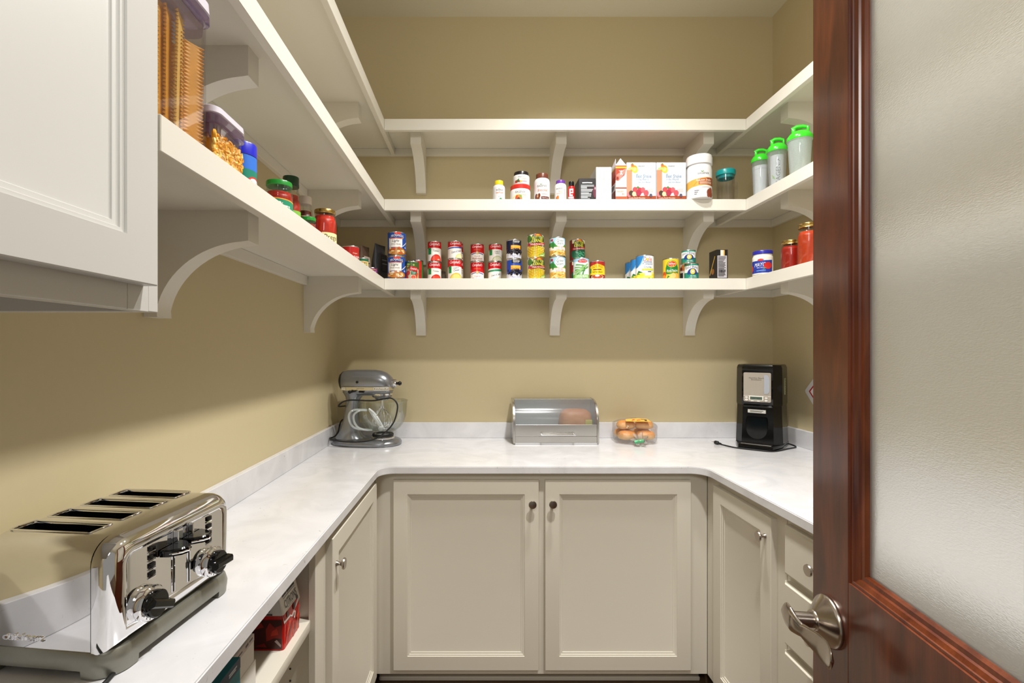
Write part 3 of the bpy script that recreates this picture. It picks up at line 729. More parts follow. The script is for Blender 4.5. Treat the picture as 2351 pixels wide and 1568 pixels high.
stack(981.7, 1013.2, 2.39, 553, 600.8, [('lower tomato soup can, red over white, nearest the blue soup cans', '#f1ede6', soup('tomato'), 0), ('upper tomato soup can, topmost of the tomato soup stack', '#f1ede6', soup('tomato'), 0)])
stack(1028, 1060, 2.38, 552.3, 594, [('lower cream of chicken soup can with a green badge and yellow bowl', '#f1ede6', soup('chicken'), 0), ('upper cream of chicken soup can with a blue ribbon, above the green badged one', '#f1ede6', soup('chicken_herb'), 4)])
stack(1034, 1063.6, 2.462, 557, 598, [('lower red and white soup can hidden behind the cream of chicken stack', '#f1ede6', soup('celery_plain'), 25), ('upper red and white soup can peeking out behind the cream of chicken stack', '#f1ede6', soup('mushroom'), 25)])
stack(1080.2, 1111.3, 2.43, 559, 600, [('lower cream of mushroom soup can, red and white with a gold seal', RED, soup('mushroom'), 0), ('upper cream of mushroom soup can, stacked on the other mushroom can', RED, soup('mushroom'), 0)])
stack(1120.5, 1151.6, 2.43, 559, 600, [('lower cream of celery soup can with a green ribbon, under the white-bowled one', '#f1ede6', soup('celery_green'), 0), ('upper cream of celery soup can with a green badge, beside the black olive cans', '#f1ede6', soup('celery_plain'), 0, .003)])
stack(1163, 1198, 2.345, 549, 594, [('lower black olive can, bright blue with white foot band', '#1c46a8', olives, 0), ('upper black olive can, dark blue with white foot band', '#131c3c', olives, 4, -.002)])
stack(1210.4, 1247.6, 2.305, 536, 591, [('lower whole kernel corn can with yellow lettering and a corn cob', '#e8e0c0', corn(False), 8), ('upper whole kernel corn can, tallest stack under the middle bracket side', '#e8e0c0', corn(False), 0)])
stack(1261.5, 1298.5, 2.31, 543.6, 588, [('lower cream style corn can with pale blue top and green hills', '#e4b65a', cream_corn, -2), ('upper cream style corn can with pale blue top, under the middle bracket', '#e4b65a', cream_corn, 2, -.002)])
stack(1307.3, 1343.3, 2.40, 548, 598, [('lower dark red green-bean can almost hidden by the pale bean can', '#7d1c1e', corn(True), 0), ('upper dark red green-bean can standing above and behind the pale bean can', '#7d1c1e', corn(True), 0)])
stack(1315.7, 1352.5, 2.31, 591, None, [('pale green bean can with bean pods drawn on white', '#dfe9ec', beans, 0)])
stack(1353.7, 1389, 2.315, 598, None, [('red and yellow refried bean can, last before the gap', '#b5301e', refried, 0)])
for k, (a, b, yf, yt, lb) in enumerate(((1459, 1501.5, 2.305, 584.6, 'blue and white pineapple can at the front of its line of three'), (1446.8, 1486, 2.395, 593, 'blue and white pineapple can, middle of the line going back'), (1434.5, 1472, 2.488, 600.5, 'blue and white pineapple can furthest back, near the wall'))):
    stack(a, b, yf, yt, None, [(lb, '#3a7fc0', pineapple, 2)])
stack(1520.8, 1559.3, 2.32, 592, None, [('yellow and green sliced peach can with a red emblem', '#e3c52a', peaches, 0)])
stack(1570.5, 1603.8, 2.305, 573, 604, [('lower condensed milk can, white and green with a sunburst', '#eef0ee', milk, 0), ('upper condensed milk can, white and green, set a little back on the lower one', '#eef0ee', milk, -4, -.014)])
stack(1560.5, 1590, 2.43, 603, None, [('can in a photo label tucked behind the condensed milk cans', '#e0dcd0', lambda p, r, h: p.rect(-r * 1.4, h * .1, -r * .5, h * .5, '#2a2a2a').ell(-r * .5, h * .75, r * .4, h * .15, '#c87a3a').ell(-r * .9, h * .7, r * .3, h * .1, '#7a2a1c'), 0)])
# white plastic jar behind the soups, its shade painted into the grey colours
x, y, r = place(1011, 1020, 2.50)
t = thing('spice_jar', 'white jar painted grey as if shaded, behind the tomato soup stack', 'jar', (x, y, zs), 0)
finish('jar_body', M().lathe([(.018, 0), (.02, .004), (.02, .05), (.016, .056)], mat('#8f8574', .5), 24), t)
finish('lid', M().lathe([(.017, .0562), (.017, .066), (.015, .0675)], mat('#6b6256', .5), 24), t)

# ------------------------------------------------------------ cartons
def carton(label, px0, px1, Yf, ytop, depth, base, fronts, zsh, sides=None, flap=False, nm='carton', rz=0.0, group=None, ymid=None, cat='carton'):
    x0 = (px0 - VX) * Yf / F; x1 = (px1 - VX) * Yf / F; h = height(ytop, Yf) - zsh; wd = x1 - x0
    t = thing(nm, label, cat, ((x0 + x1) / 2, Yf + depth / 2, Z(zsh)), rz, group)
    bm_ = mat(base, .4, noise=.02, scale=150)
    mb = M().box(-wd / 2, wd / 2, -depth / 2, depth / 2, 0, h, bm_, .0006)
    fronts(Print(), wd, h).add(mb, on_front(-depth / 2, 0, 0))
    if sides: sides(Print(), depth, h).add(mb, lambda u, v, off: V((-wd / 2 - off, -u, v)))
    finish('box_body', mb, t, recalc=False)
    return t, wd, h
zm = TIERS['middle']
def shake(p, w_, h):
    p.rect(-w_ / 2, 0, w_ / 2, h * .125, '#9c4628'); p.text('Creamy Dutch Chocolate', -w_ * .15, h * .065, w_ * .56, h * .045, '#f2e4da')
    p.rect(-w_ * .5, h * .125, -w_ * .32, h * .80, '#c98f70'); p.poly([(-w_ * .5, h * .8), (-w_ * .32, h * .8), (-w_ * .33, h * .83), (-w_ * .48, h * .83)], '#e3c0a8')
    p.ell(-w_ * .26, h * .84, w_ * .12, h * .09, '#e59a2c'); p.ell(-w_ * .22, h * .80, w_ * .10, h * .075, '#f0c645'); p.ell(-w_ * .24, h * .82, w_ * .06, h * .05, '#f5e08c'); p.ell(-w_ * .34, h * .84, w_ * .12, h * .03, '#b3cf7a'); p.ell(-w_ * .31, h * .93, w_ * .05, h * .03, '#e0683a'); p.poly([(-w_ * .36, h * .95), (-w_ * .26, h * .95), (-w_ * .31, h * .98)], '#5a8a3c')
    p.text('ISAGENIX', w_ * .0, h * .905, w_ * .22, h * .028, '#3a3a3a')
    p.text('The', -w_ * .15, h * .70, w_ * .07, h * .035, '#7a94ac'); p.text('Best Shake', w_ * .08, h * .645, w_ * .52, h * .085, '#7f9db8'); p.text('in the World', w_ * .03, h * .56, w_ * .42, h * .06, '#7f9db8'); p.text('Just Got Better!', w_ * .11, h * .48, w_ * .44, h * .055, '#7f9db8', .3)
    p.line([(-w_ * .15, h * .405), (w_ * .4, h * .405)], .001, '#b8b8b8')
    for du, dv, s, c in ((-.22, .28, .085, '#d04a50'), (-.05, .26, .09, '#cf3a44'), (.05, .28, .075, '#e06068'), (.16, .2, .085, '#d8525a'), (-.1, .2, .09, '#a8304a'), (-.42, .16, .08, '#e0767c'), (-.35, .19, .08, '#46382e'), (-.25, .17, .07, '#d8c9a0'), (.32, .135, .05, '#54546a')): p.ell(w_ * du, h * dv, w_ * s, h * s * .9, c)
    p.poly([(-w_ * .2, h * .33), (-w_ * .05, h * .33), (-w_ * .12, h * .38)], '#5c8a48')
    p.text('IsaLean', w_ * .30, h * .30, w_ * .2, h * .035, '#d8a088', .2); p.text('Shake', w_ * .33, h * .25, w_ * .16, h * .035, '#d8a088', .2)
    return p
for a, b, lb in ((1438.9, 1506.0, 'white drink mix box with a chocolate shake glass, beside the open bar box'), (1507.6, 1575.0, 'white drink mix box with a chocolate shake glass, beside the white canister')):
    t, wd, h = carton(lb, a, b, 2.315, 373.0, .105, '#dcdfe3', shake, zm, group='drink mix boxes on the second shelf')
    finish('tear_strip', M().box(-wd / 2 + .002, wd / 2 - .002, -.050, .05, h, h + .0015, mat('#d8a090', .4)), t)
def delight(p, w_, h):
    p.line([(-w_ * .45, h * .565), (w_ * .45, h * .565)], .0012, '#b9a9a4'); p.text('IsaDelight Plus', 0, h * .65, w_ * .85, h * .055, '#b0a09c'); p.line([(-w_ * .3, h * .60), (w_ * .35, h * .60)], .001, '#c9bebb')
    for k in range(11): p.line([(-w_ * .3, h * (.47 - k * .035)), (w_ * (.3 - .12 * (k % 3 == 1)), h * (.47 - k * .035))], .0009, '#c4c0c2')
    return p
t, wd, h = carton('tall plain white carton with small grey print, next to the dark carton', 1368.5, 1404, 2.315, 383.5, .12, '#dcdee2', delight, zm)
def dark(p, w_, h):
    p.line([(-w_ * .3, h * .80), (w_ * .0, h * .81), (w_ * .3, h * .80)], h * .045, '#d8d8dc'); rnd = random.Random(2)
    for k in range(13): p.line([(-w_ * .38, h * (.70 - k * .05)), (w_ * rnd.uniform(-.05, .42), h * (.70 - k * .05))], h * .028, ('#9aa4a6', '#c8c8cc', '#e4e4e6')[k % 3])
    p.ell(w_ * .43, h * .40, w_ * .08, h * .28, '#6a2438'); p.ell(w_ * .46, h * .55, w_ * .03, h * .06, '#b8a8b4')
    return p
carton('low dark grey carton covered in small pale print', 1329, 1367.6, 2.315, 409.5, .10, '#1e1b1d', dark, zm)
def bar(p, w_, h):
    p.rect(-w_ / 2, 0, w_ / 2, h * .12, '#b25634'); p.rect(-w_ / 2, h * .34, w_ / 2, h * .375, '#9c4628'); p.rect(-w_ / 2, h * .96, w_ / 2, h * .995, '#b8572c'); p.rect(-w_ / 2, h * .92, w_ / 2, h * .96, '#eec23a')
    p.poly([(-w_ / 2, h * .58), (-w_ * .3, h * .56), (w_ * .3, h * .72), (w_ / 2, h * .92), (-w_ / 2, h * .92)], '#b1442e'); p.poly([(-w_ * .45, h * .72), (w_ * .1, h * .86), (w_ * .48, h * .92), (w_ * .40, h * .80), (-w_ * .2, h * .57)], '#d8877a')
    p.ell(-w_ * .32, h * .63, w_ * .16, h * .07, '#c86a58'); p.ell(-w_ * .34, h * .63, w_ * .11, h * .045, '#8a3024')
    p.ell(0, h * .84, w_ * .05, h * .02, '#ffffff'); p.poly([(-w_ * .12, h * .73), (-w_ * .05, h * .73), (0, h * .79), (w_ * .05, h * .73), (w_ * .12, h * .73), (0, h * .83)], '#ffffff')
    p.line([(-w_ * .2, h * .85), (0, h * .81), (w_ * .2, h * .85)], .0022, '#ffffff')
    p.text('IsaLean', -w_ * .08, h * .27, w_ * .6, h * .06, '#d88a5c', .3); p.text('Bar', w_ * .22, h * .19, w_ * .28, h * .055, '#d88a5c', .3)
    return p
def bar_side(p, d, h):
    p.rect(-d / 2, 0, d / 2, h, '#e9e4e6'); p.rect(-d / 2, h * .52, d / 2, h * .93, '#a83e2e'); p.poly([(-d / 2, h * .6), (d / 2, h * .75), (d / 2, h * .93), (-d / 2, h * .86)], '#c8675a'); p.line([(-d / 2, h * .93), (d / 2, h * .93)], .006, '#eec23a')
    p.rect(-d / 2, 0, d / 2, h * .3, '#7a2c22'); p.ell(d * .1, h * .42, d * .25, h * .07, '#7a7478')
    for k in range(5): p.line([(-d * .3, h * (.08 + k * .045)), (d * .3, h * (.08 + k * .045))], .002, '#e9c9c0')
    return p
t, wd, h = carton('open snack bar carton with its lid flap raised to a peak', 1413.5, 1438.6, 2.315, 379.5, .13, '#dddadd', bar, zm, sides=bar_side)
mb = M(); WC = mat('#ebe4e8', .5)
mb.prism([(-.0275, h + .0005), (.0275, h + .0005), (.002, h + .040)], .0, .0012, WC, lambda a, b, q: V((a * wd / .055, -.062 + q + (b - h) * .35, b)))
mb.prism([(-.065, 0), (.05, 0), (-.05, .036)], 0, .001, WC, lambda a, b, q: V((-wd / 2 + b * .1 + q, a, h + .0005 + b)))
finish('lid_flap', mb, t)
# coffee carton on the lowest shelf
def coffee(p, w_, h):
    p.rect(-w_ * .42, h * .06, w_ * .42, h * .80, '#b9b6bc'); p.rect(-w_ * .15, h * .80, w_ * .12, h * .985, '#e4e0d4'); p.rect(w_ * .12, h * .80, w_ * .22, h * .985, '#d9a83a')
    rnd = random.Random(6)
    for k in range(17):
        v = h * (.76 - k * .04); p.line([(-w_ * .36, v), (w_ * rnd.uniform(.1, .36), v)], h * .017, '#2a2a2e' if k not in (3, 9) else '#5a5a60')
    for k in range(4): p.text('3155'[k], w_ * (-.2 + .14 * k), h * .28, w_ * .09, h * .07, '#1c1c20')
    return p
carton('narrow black and gold carton with a grey nutrition panel, standing alone', 1645, 1671, 2.33, 573.0, .075, '#1b1817', coffee, TIERS['bottom'], sides=lambda p, d, h: p.line([(-d * .4, h * .2), (d * .3, h * .8)], .006, '#c8a03a').ell(0, h * .3, d * .2, h * .1, '#8a5a2c'))

# ------------------------------------------------------------ supplement bottles
def bottle(label, px0, px1, Yf, ytop, ycap, capw, cap_hex, pr, shoulder=.72, body='#e2e1e3', zsh=zm, extra=0.0, group='supplement bottles on the second shelf', nm='pill_bottle', foot='#3a2c28', neck=.0, lidm=None):
    x, y, r = place(px0, px1, Yf); h = height(ytop, Yf) - zsh; hc = height(ycap, Yf) - zsh; rc = r * capw
    t = thing(nm, label, 'bottle', (x, y, Z(zsh)), facing(x, y, extra), group)
    bm_ = mat(body, .25, noise=.01); hs = hc * shoulder
    prof = [(r * .88, 0), (r * .97, .0015), (r, .004), (r, hs)] + [(rc * .97 + (r - rc * .97) * cos(k * pi / 12), hs + (hc - hs) * .93 * sin(k * pi / 12)) for k in range(1, 7)] + [(rc * .93, hc * .975), (rc * .93, hc + .002)]
    finish('bottle_body', M().lathe(prof, bm_, 40), t)
    cm = lidm or mat(cap_hex, .3, noise=.02); mb = M()
    mb.lathe([(rc * .96, hc), (rc, hc + .001), (rc, h - .003), (rc * .96, h - .0006), (rc * .85, h)], cm, 40)
    finish('cap', mb, t)
    p = Print()
    if foot: p.rect(-r * 2.2, .006, r * 2.2, .011, foot)
    pr(p, r, hs)
    if p.sh: printed('label_print', t, p, on_cyl(r), r * .22)
    return t
def isa(name2, c2, blobs=(), dy=0.0):
    def f(p, r, h):
        p.text('ISAGENIX', r * .15, h * (.82 + dy), r * 1.15, h * .10, '#2c2c30'); p.line([(-r * .08, h * (.92 + dy)), (r * .04, h * (.87 + dy)), (r * .16, h * (.92 + dy))], .0014, '#5f9a3c')
        for k, n_ in enumerate(name2): p.text(n_, r * .15, h * (.64 + dy - .16 * k), r * min(1.2, .17 * len(n_)), h * .12, c2, .15)
        for u, v, s, c in blobs: p.ell(r * u, h * v, r * s, h * s * .6, c)
        return p
    return f
bottle('white pill bottle with a bright yellow cap', 1131, 1159.6, 2.33, 411.6, 421.5, .70, '#ecd51c', isa(['IsaFlush'], '#d9742a', ((.3, .12, .25, '#3a8a4c'), (.0, .35, .06, '#9aa0a0'), (.2, .38, .05, '#9aa0a0'))), .80)
# two squat tubs stacked
def tub(label, px0, px1, Yf, ytop, yl, ybot, lid_hex, pr, zb_=None, lidk=1.0):
    x, y, r = place(px0, px1, Yf); z0 = zb_ if zb_ is not None else zm
    h = height(ytop, Yf) - z0; hl = height(yl, Yf) - z0
    t = thing('supplement_tub', label, 'tub', (x, y, Z(z0)), facing(x, y), 'supplement bottles on the second shelf')
    finish('tub_body', M().lathe([(r * .9, 0), (r * .98, .002), (r, .006), (r, hl * .86), (r * .97, hl * .95), (r * .93, hl)], WHITEP, 40), t)
    rl = r * lidk; finish('lid', M().lathe([(rl * .93, hl + .0002), (rl * .97, hl + .001), (rl * .97, h - .003), (rl * .93, h - .0005), (rl * .8, h)], mat(lid_hex, .28, noise=.02), 40), t)
    p = Print(); pr(p, r, hl); printed('label_print', t, p, on_cyl(r), r * .22)
    return z0 + h
def fruit(p, r, h):
    p.text('ISAGENIX', 0, h * .72, r * 1.0, h * .16, '#2c2c30'); p.poly([(-r * 1.4, h * .1), (-r * .2, h * .62), (-r * .1, h * .58), (-r * 1.2, h * .05)], '#e9d88a'); p.text('IONIX', r * .35, h * .5, r * .5, h * .13, '#e08a4a'); p.text('Supreme', r * .4, h * .36, r * .5, h * .08, '#e08a4a')
    for u, v, s, c in ((-.3, .25, .2, '#c8502c'), (-.1, .35, .15, '#d98a2c'), (0, .2, .18, '#e0702c'), (-.15, .15, .14, '#5a3020'), (.05, .38, .1, '#6c9a3c')): p.ell(r * u, h * v, r * s, h * s * 1.2, c)
    return p
def veg(p, r, h):
    p.text('ISAGENIX', 0, h * .75, r * .75, h * .12, '#2c2c30'); p.text('Cleanse', r * .3, h * .58, r * .6, h * .1, '#d98a4a'); p.text('for Life', r * .3, h * .45, r * .4, h * .09, '#d98a4a'); p.line([(-r * .1, h * .3), (r * .7, h * .3)], .002, '#b04a6a')
    for u, v, s, c in ((-.6, .3, .2, '#b8302c'), (-.4, .35, .18, '#3f6a2c'), (-.2, .3, .14, '#8a2c4a'), (-.05, .28, .13, '#d9b42c'), (-.3, .5, .08, '#3f8a4c')): p.ell(r * u, h * v, r * s, h * s * .7, c)
    return p
zt2 = tub('wide white tub with a red lid, lower of the stacked pair', 1171, 1217.8, 2.325, 421, 431, None, '#cf2e26', fruit)
tub('white tub with a black lid, standing on the red-lidded tub', 1177.3, 1215.8, 2.333, 390.7, 399.5, None, '#1d171b', veg, zt2, .90)
def snacks(p, r, h):
    p.text('ISAGENIX', 0, h * .80, r * 1.25, h * .10, '#2c2c30'); p.line([(-r * .25, h * .91), (-r * .12, h * .86), (r * .0, h * .91)], .002, '#5f9a3c'); p.text('Snacks!', r * .1, h * .59, r * 1.3, h * .12, '#c8641e', .15)
    p.rect(-r * .1, h * .13, r * 1.0, h * .27, '#5a2420'); p.text('Natural Chocolate', r * .45, h * .20, r * .8, h * .05, '#e9d8cc'); p.line([(-r * .05, h * .4), (r * .8, h * .4)], .0012, '#9a9a9a'); p.line([(-r * .05, h * .36), (r * .6, h * .36)], .0012, '#9a9a9a')
    for u, v, s, c in ((-.75, .25, .25, '#5a2c1c'), (-.5, .18, .22, '#7a3c24'), (-.35, .32, .16, '#6a3420'), (-.55, .3, .1, '#c89a70')): p.ell(r * u, h * v, r * s, h * s * .7, c)
    return p
bottle('white chewable snack bottle with a dull brown cap', 1226, 1262.7, 2.33, 394.6, 405.5, .76, '#6e3a28', snacks, .80)
def natural(p, r, h):
    p.text('ISAGENIX', -r * .2, h * .86, r * 1.05, h * .09, '#2c2c30'); p.text('Natural', 0, h * .70, r * .7, h * .09, '#e08a3c', .1); p.text('Accelerator', -r * .15, h * .56, r * 1.1, h * .09, '#e08a3c', .1, .06); p.rect(r * .60, h * .2, r * .82, h * .85, '#b8b8bc')
    for u, v, s, c in ((-.6, .2, .25, '#c8501e'), (-.45, .28, .2, '#d9742c'), (-.7, .12, .15, '#6a7a2c')): p.ell(r * u, h * v, r * s, h * s * .7, c)
    return p
bottle('small white pill bottle with a purple cap', 1273, 1300.7, 2.33, 411, 418.5, .74, '#6c3aa0', natural, .80)
def shot(p, r, h):
    p.rect(-r * 2, .004, r * 2, h * .22, '#b9b4b8'); p.rect(-r * .9, h * .25, r * .7, h * .38, '#d0ccd0')
    p.rect(-r * .55, h * .42, r * .4, h * .52, '#f2f0f2'); p.rect(-r * .55, h * .42, -r * .2, h * .92, '#f2f0f2'); p.rect(-r * .55, h * .62, r * .4, h * .72, '#f2f0f2'); p.rect(-r * .55, h * .82, r * .5, h * .95, '#f2f0f2'); p.rect(r * .3, h * .62, r * .55, h * .95, '#f2f0f2')
    return p
bottle('tiny red energy shot bottle with a black cap', 1303.2, 1320, 2.33, 414.8, 425.5, .72, '#101012', shot, .84, body='#c41c1e', foot=None)
# white canister
x, y, r = place(1574, 1635.5, 2.262); z0 = zm; h = height(350.5, 2.262) - zm; hl = height(372.5, 2.262) - zm
t = thing('powder_canister', 'large white powder canister with an orange band, overhanging the shelf edge', 'canister', (x, y, Z(zm)), facing(x, y, 4))
finish('canister_body', M().lathe([(r * .90, 0), (r * .97, .002), (r * .985, .006), (r * .985, .014), (r * .965, .017), (r * .965, hl * .86), (r * .93, hl * .95), (r * .9, hl)], WHITEP, 48), t)
finish('lid', M().lathe([(r * .93, hl + .0002), (r * .995, hl + .001), (r * 1.0, hl + .003), (r * 1.0, h - .012), (r * .97, h - .010), (r * .97, h - .003), (r * .94, h - .0005), (r * .8, h)], WHITEP, 48), t)
p = Print(); r_ = r * .965
p.rect(-r * 2, .018, r * 2, hl * .86, '#e4e2e2'); p.poly([(-r * 1.4, hl * .50), (-r * .6, hl * .54), (r * .4, hl * .58), (r * 1.5, hl * .60), (r * 1.5, hl * .34), (r * .4, hl * .36), (-r * .6, hl * .33), (-r * 1.4, hl * .26)], '#dba545'); p.poly([(-r * .1, hl * .545), (r * 1.5, hl * .59), (r * 1.5, hl * .35), (-r * .1, hl * .38)], '#b8642c'); p.poly([(-r * .1, hl * .545), (r * .0, hl * .55), (-r * .4, hl * .38), (-r * .5, hl * .36)], '#cf8a3a'); p.poly([(r * .5, hl * .57), (r * 1.5, hl * .59), (r * 1.5, hl * .35), (r * .6, hl * .37)], '#9a4620')
p.text('ISAGENIX', r * .28, hl * .70, r * .95, hl * .05, '#3a3a3e'); p.line([(r * .08, hl * .77), (r * .18, hl * .74), (r * .28, hl * .77)], .003, '#6fa04c'); p.text('IsaLean Shake', r * .35, hl * .51, r * 1.2, hl * .06, '#f7ece0')
for k in range(3): p.line([(0, hl * (.45 - .025 * k)), (r * 1.0, hl * (.45 - .025 * k))], .0015, '#efd8c4')
p.line([(r * .1, hl * .30), (r * .8, hl * .305)], .0012, '#b89a80')
for k in range(3): p.rect(-r * .4, hl * (.21 - .05 * k), -r * (.05 + .08 * k), hl * (.225 - .05 * k), '#6a6a70')
for u, v, s in ((.75, .15, .22), (.9, .2, .2), (.7, .08, .16), (.95, .1, .2)): p.ell(r * u, hl * v, r * s, hl * s * .45, '#8a4028')
printed('label_print', t, p, on_cyl(r_), r * .2)
# clear measuring jug with a teal lid
x, y, r = place(1643, 1689, 2.37); h = height(385, 2.37) - zm
TEAL = mat('#119a9a', .3, noise=.03)
t = thing('mixing_mug', 'clear plastic mug with a teal lid and a side handle', 'mug', (x, y, Z(zm)), R(0))
finish('mug_body', M().lathe([(r * .80, .002), (r * .84, 0), (r * .88, .003), (r * .93, h - .028), (r * .95, h - .024), (r * .91, h - .026), (r * .86, .006), (r * .6, .006)], CLEARP, 40, cap0=False, cap1=False), t)
hd = M().tube(wspline([(r * .90, .0, h * .68), (r * 1.28, 0, h * .70), (r * 1.34, 0, h * .5), (r * 1.30, 0, h * .3), (r * .90, 0, h * .2)], 6), .005, CLEARP, 10)
hd.move(Matrix.Rotation(R(8), 4, 'Z')); finish('handle', hd, t)
finish('inner_ring', M().lathe([(r * .86, h - .04), (r * .88, h - .026), (r * .84, h - .026)], TEAL, 40, cap0=False, cap1=False), t)
finish('lid', M().lathe([(r * .965, h - .026), (r * 1.0, h - .024), (r * 1.0, h - .004), (r * .96, h), (r * .90, h - .001), (r * .87, h - .012), (r * .2, h - .014)], TEAL, 40), t)
# shaker bottles
GREEN = mat('#3ccf2a', .22, noise=.02); MILKY = thin_clear('milky_plastic', '#eef6f2', .14, .55); HAZY = thin_clear('hazy_plastic', '#f6f9fa', .12, .20, '#ffffff')
for (pc, r, ytop, kind, lb) in ((1746, .0395, 342.5, 'sheet', 'green-lidded shaker with white paper rolled inside, nearest the corner'), (1784, .0405, 316.5, 'logo', 'green-lidded shaker holding a white packet with dark upright lettering'), (1836, .0460, 282, 'empty', 'largest green-lidded shaker, cloudy and empty, nearest the wooden door')):
    x = 1.308; y = x * F / (pc - VX); h = (VY - ytop) * (y - r) / F - zm; hb = h - .045 * r / .045 - .012
    t = thing('shaker_bottle', lb, 'shaker', (x, y, Z(zm)), facing(x, y), 'green-lidded shakers on the side shelf')
    shell = M().lathe([(r * .68, .002), (r * .72, 0), (r * .76, .003), (r * .93, hb), (r * .98, hb + .002), (r * .98, hb + .005), (r * .90, hb + .005), (r * .72, .006), (r * .3, .006)], MILKY if kind == 'empty' else HAZY, 40, cap0=False, cap1=False)
    finish('cup', shell, t)
    lid = M().lathe([(r * .97, hb + .0052), (r * 1.0, hb + .006), (r * 1.0, hb + .019), (r * .96, hb + .022), (r * .80, hb + .033), (r * .5, hb + .042), (r * .2, hb + .044)], GREEN, 40)
    finish('lid', lid, t)
    sp = M().box(-r * .62, -r * .30, -r * .22, r * .22, hb + .030, hb + .058, GREEN, .004, 2)
    finish('spout', sp, t)
    fl = M().tube([(-r * .60, 0, hb + .056), (-r * .2, 0, hb + .064), (r * .25, 0, hb + .062), (r * .62, 0, hb + .055)], [.009, .0085, .0075, .006], GREEN, 12)
    fl.box(r * .50, r * .72, -r * .18, r * .18, hb + .026, hb + .060, GREEN, .005, 2); finish('flip_cap', fl, t)
    if kind == 'sheet':
        c = M().lathe([(r * .72, .010), (r * .84, hb * .90)], mat('#f2f2f4', .6), 36, cap0=False, cap1=False); f = on_cyl(r * .80)
        Print().line([(-r * .7, hb * .79), (-r * .7, hb * .2)], .0012, '#c4c4ca').line([(-r * .7, hb * .79), (r * .9, hb * .80)], .0012, '#a8a8b0').add(c, lambda u, v, off: f(u, v, off + r * (-.08 + .12 * v / (hb * .9)) + .0008), r * .2)
        finish('paper_roll', c, t, recalc=False)
    elif kind == 'logo':
        c = M().lathe([(r * .60, .010), (r * .62, hb * .93)], mat('#eceef2', .55), 30, cap0=False, cap1=False)
        p = Print().text('ISAGENIX', r * .10, hb * .45, hb * .78, r * .42, '#141416', 0, pi / 2).ell(-r * .35, hb * .28, r * .12, r * .12, '#8fd05a').line([(-r * .5, hb * .36), (-r * .2, hb * .22)], .004, '#8fd05a')
        p.add(c, on_cyl(r * .61), r * .2); finish('packet', c, t, recalc=False)
    else:
        finish('strainer', M().lathe([(r * .55, hb - .020), (r * .60, hb + .002)], mat('#2fa58a', .4), 32), t)

# ------------------------------------------------------------ jars
LIDGOLD = mat('#b89a58', .25, 1.0, noise=.04)
def jar(label, x, y, r, h, sauce, lidm, zsh, hl=.016, neck=.86, pr=None, extra=0, nm='sauce_jar', body=None, fill=.86, cat='jar', shoulder=.80, group='jars on the lowest shelf', lid_rib=False):
    t = thing(nm, label, cat, (x, y, Z(zsh)), facing(x, y, extra), group); hb = h - hl; rn = r * neck
    prof = [(r * .86, 0), (r * .96, .002), (r, .007), (r, hb * shoulder)] + [(rn + (r - rn) * cos(k * pi / 10), hb * shoulder + (hb * .93 - hb * shoulder) * sin(k * pi / 10)) for k in range(1, 6)] + [(rn, hb + .003)]
    if body: finish('jar_body', M().lathe(prof, body, 40), t)
    else:
        finish('glass', M().lathe(prof, GLASS, 40, cap1=False), t)
        q = [(a * .965, max(.003, b * fill if b > hb * .5 else b)) for a, b in prof]; q = [(a, min(b, hb * fill)) for a, b in q]
        finish('contents', M().lathe(q, mat(sauce, .35, noise=.25, scale=90), 36), t)
    lr = rn * 1.06
    lp = [(lr * .97, hb), (lr, hb + .001), (lr, h - .003), (lr * .97, h - .0005), (lr * .86, h), (lr * .84, h - .0012)]
    if lid_rib: lp = [(lr * .97, hb), (lr * 1.02, hb + .001), (lr, hb + .003)] + [(lr * (1.02 if k % 2 else .99), hb + .004 + k * .0016) for k in range(5)] + [(lr, h - .003), (lr * .97, h - .0004), (lr * .86, h)]
    finish('lid', M().lathe(lp, lidm, 40), t)
    if pr:
        p = Print(); pr(p, r, hb); printed('label_print', t, p, on_cyl(r), r * .22)
    return t
def lx(px, X): return X * F / (px - VX)          # depth of a point seen at column px on the plane x = X
zbt = TIERS['bottom']
LG = mat('#1f8a2e', .3, noise=.1, scale=60)
def pizza(p, r, h):
    p.rect(-r * 1.6, h * .10, r * 1.6, h * .66, '#1f8a66'); p.line([(-r * 1.6, h * .66), (-r * .5, h * .68), (r * .6, h * .66), (r * 1.6, h * .62)], .003, '#e9a03a'); p.text('Pizza', r * .30, h * .50, r * 1.0, h * .2, '#f5f2ee', .25, -.05); p.ell(-r * .75, h * .46, r * .3, h * .12, '#c04a2a'); p.ell(-r * .8, h * .48, r * .2, h * .07, '#e9a05a'); p.ell(r * .4, h * .22, r * .45, h * .13, '#c8282c'); p.text('Sauce', r * .45, h * .22, r * .6, h * .12, '#f4d8c0'); p.ell(r * .9, h * .24, r * .3, h * .1, '#f0c8a0')
    return p
jar('pizza sauce jar with a green lid and green label', -.57, lx(641, -.57), .0365, .136, '#b52312', LG, zbt, .014, .90, pizza, 4)
def bbq(p, r, h):
    p.rect(-r * 1.4, h * .1, r * 1.4, h * .60, '#2456b8'); p.rect(-r * 1.4, h * .48, r * 1.4, h * .60, '#7fc04a'); p.text('Original', 0, h * .25, r * 1.3, h * .1, '#f2c05a'); p.ell(r * .3, h * .3, r * .4, h * .06, '#e9c890')
    return p
Yg = lx(668, -.635)
jar('tall red sauce bottle with a dark green cap behind the pizza sauce', -.635, Yg, .031, (802 - 407.5) * Yg / F - zbt, '#b8240f', mat('#123f22', .35, noise=.3, scale=120), zbt, .034, .78, bbq, 0, nm='sauce_bottle', cat='bottle', shoulder=.62, lid_rib=True, group=None)
Yb = lx(701, -.62)
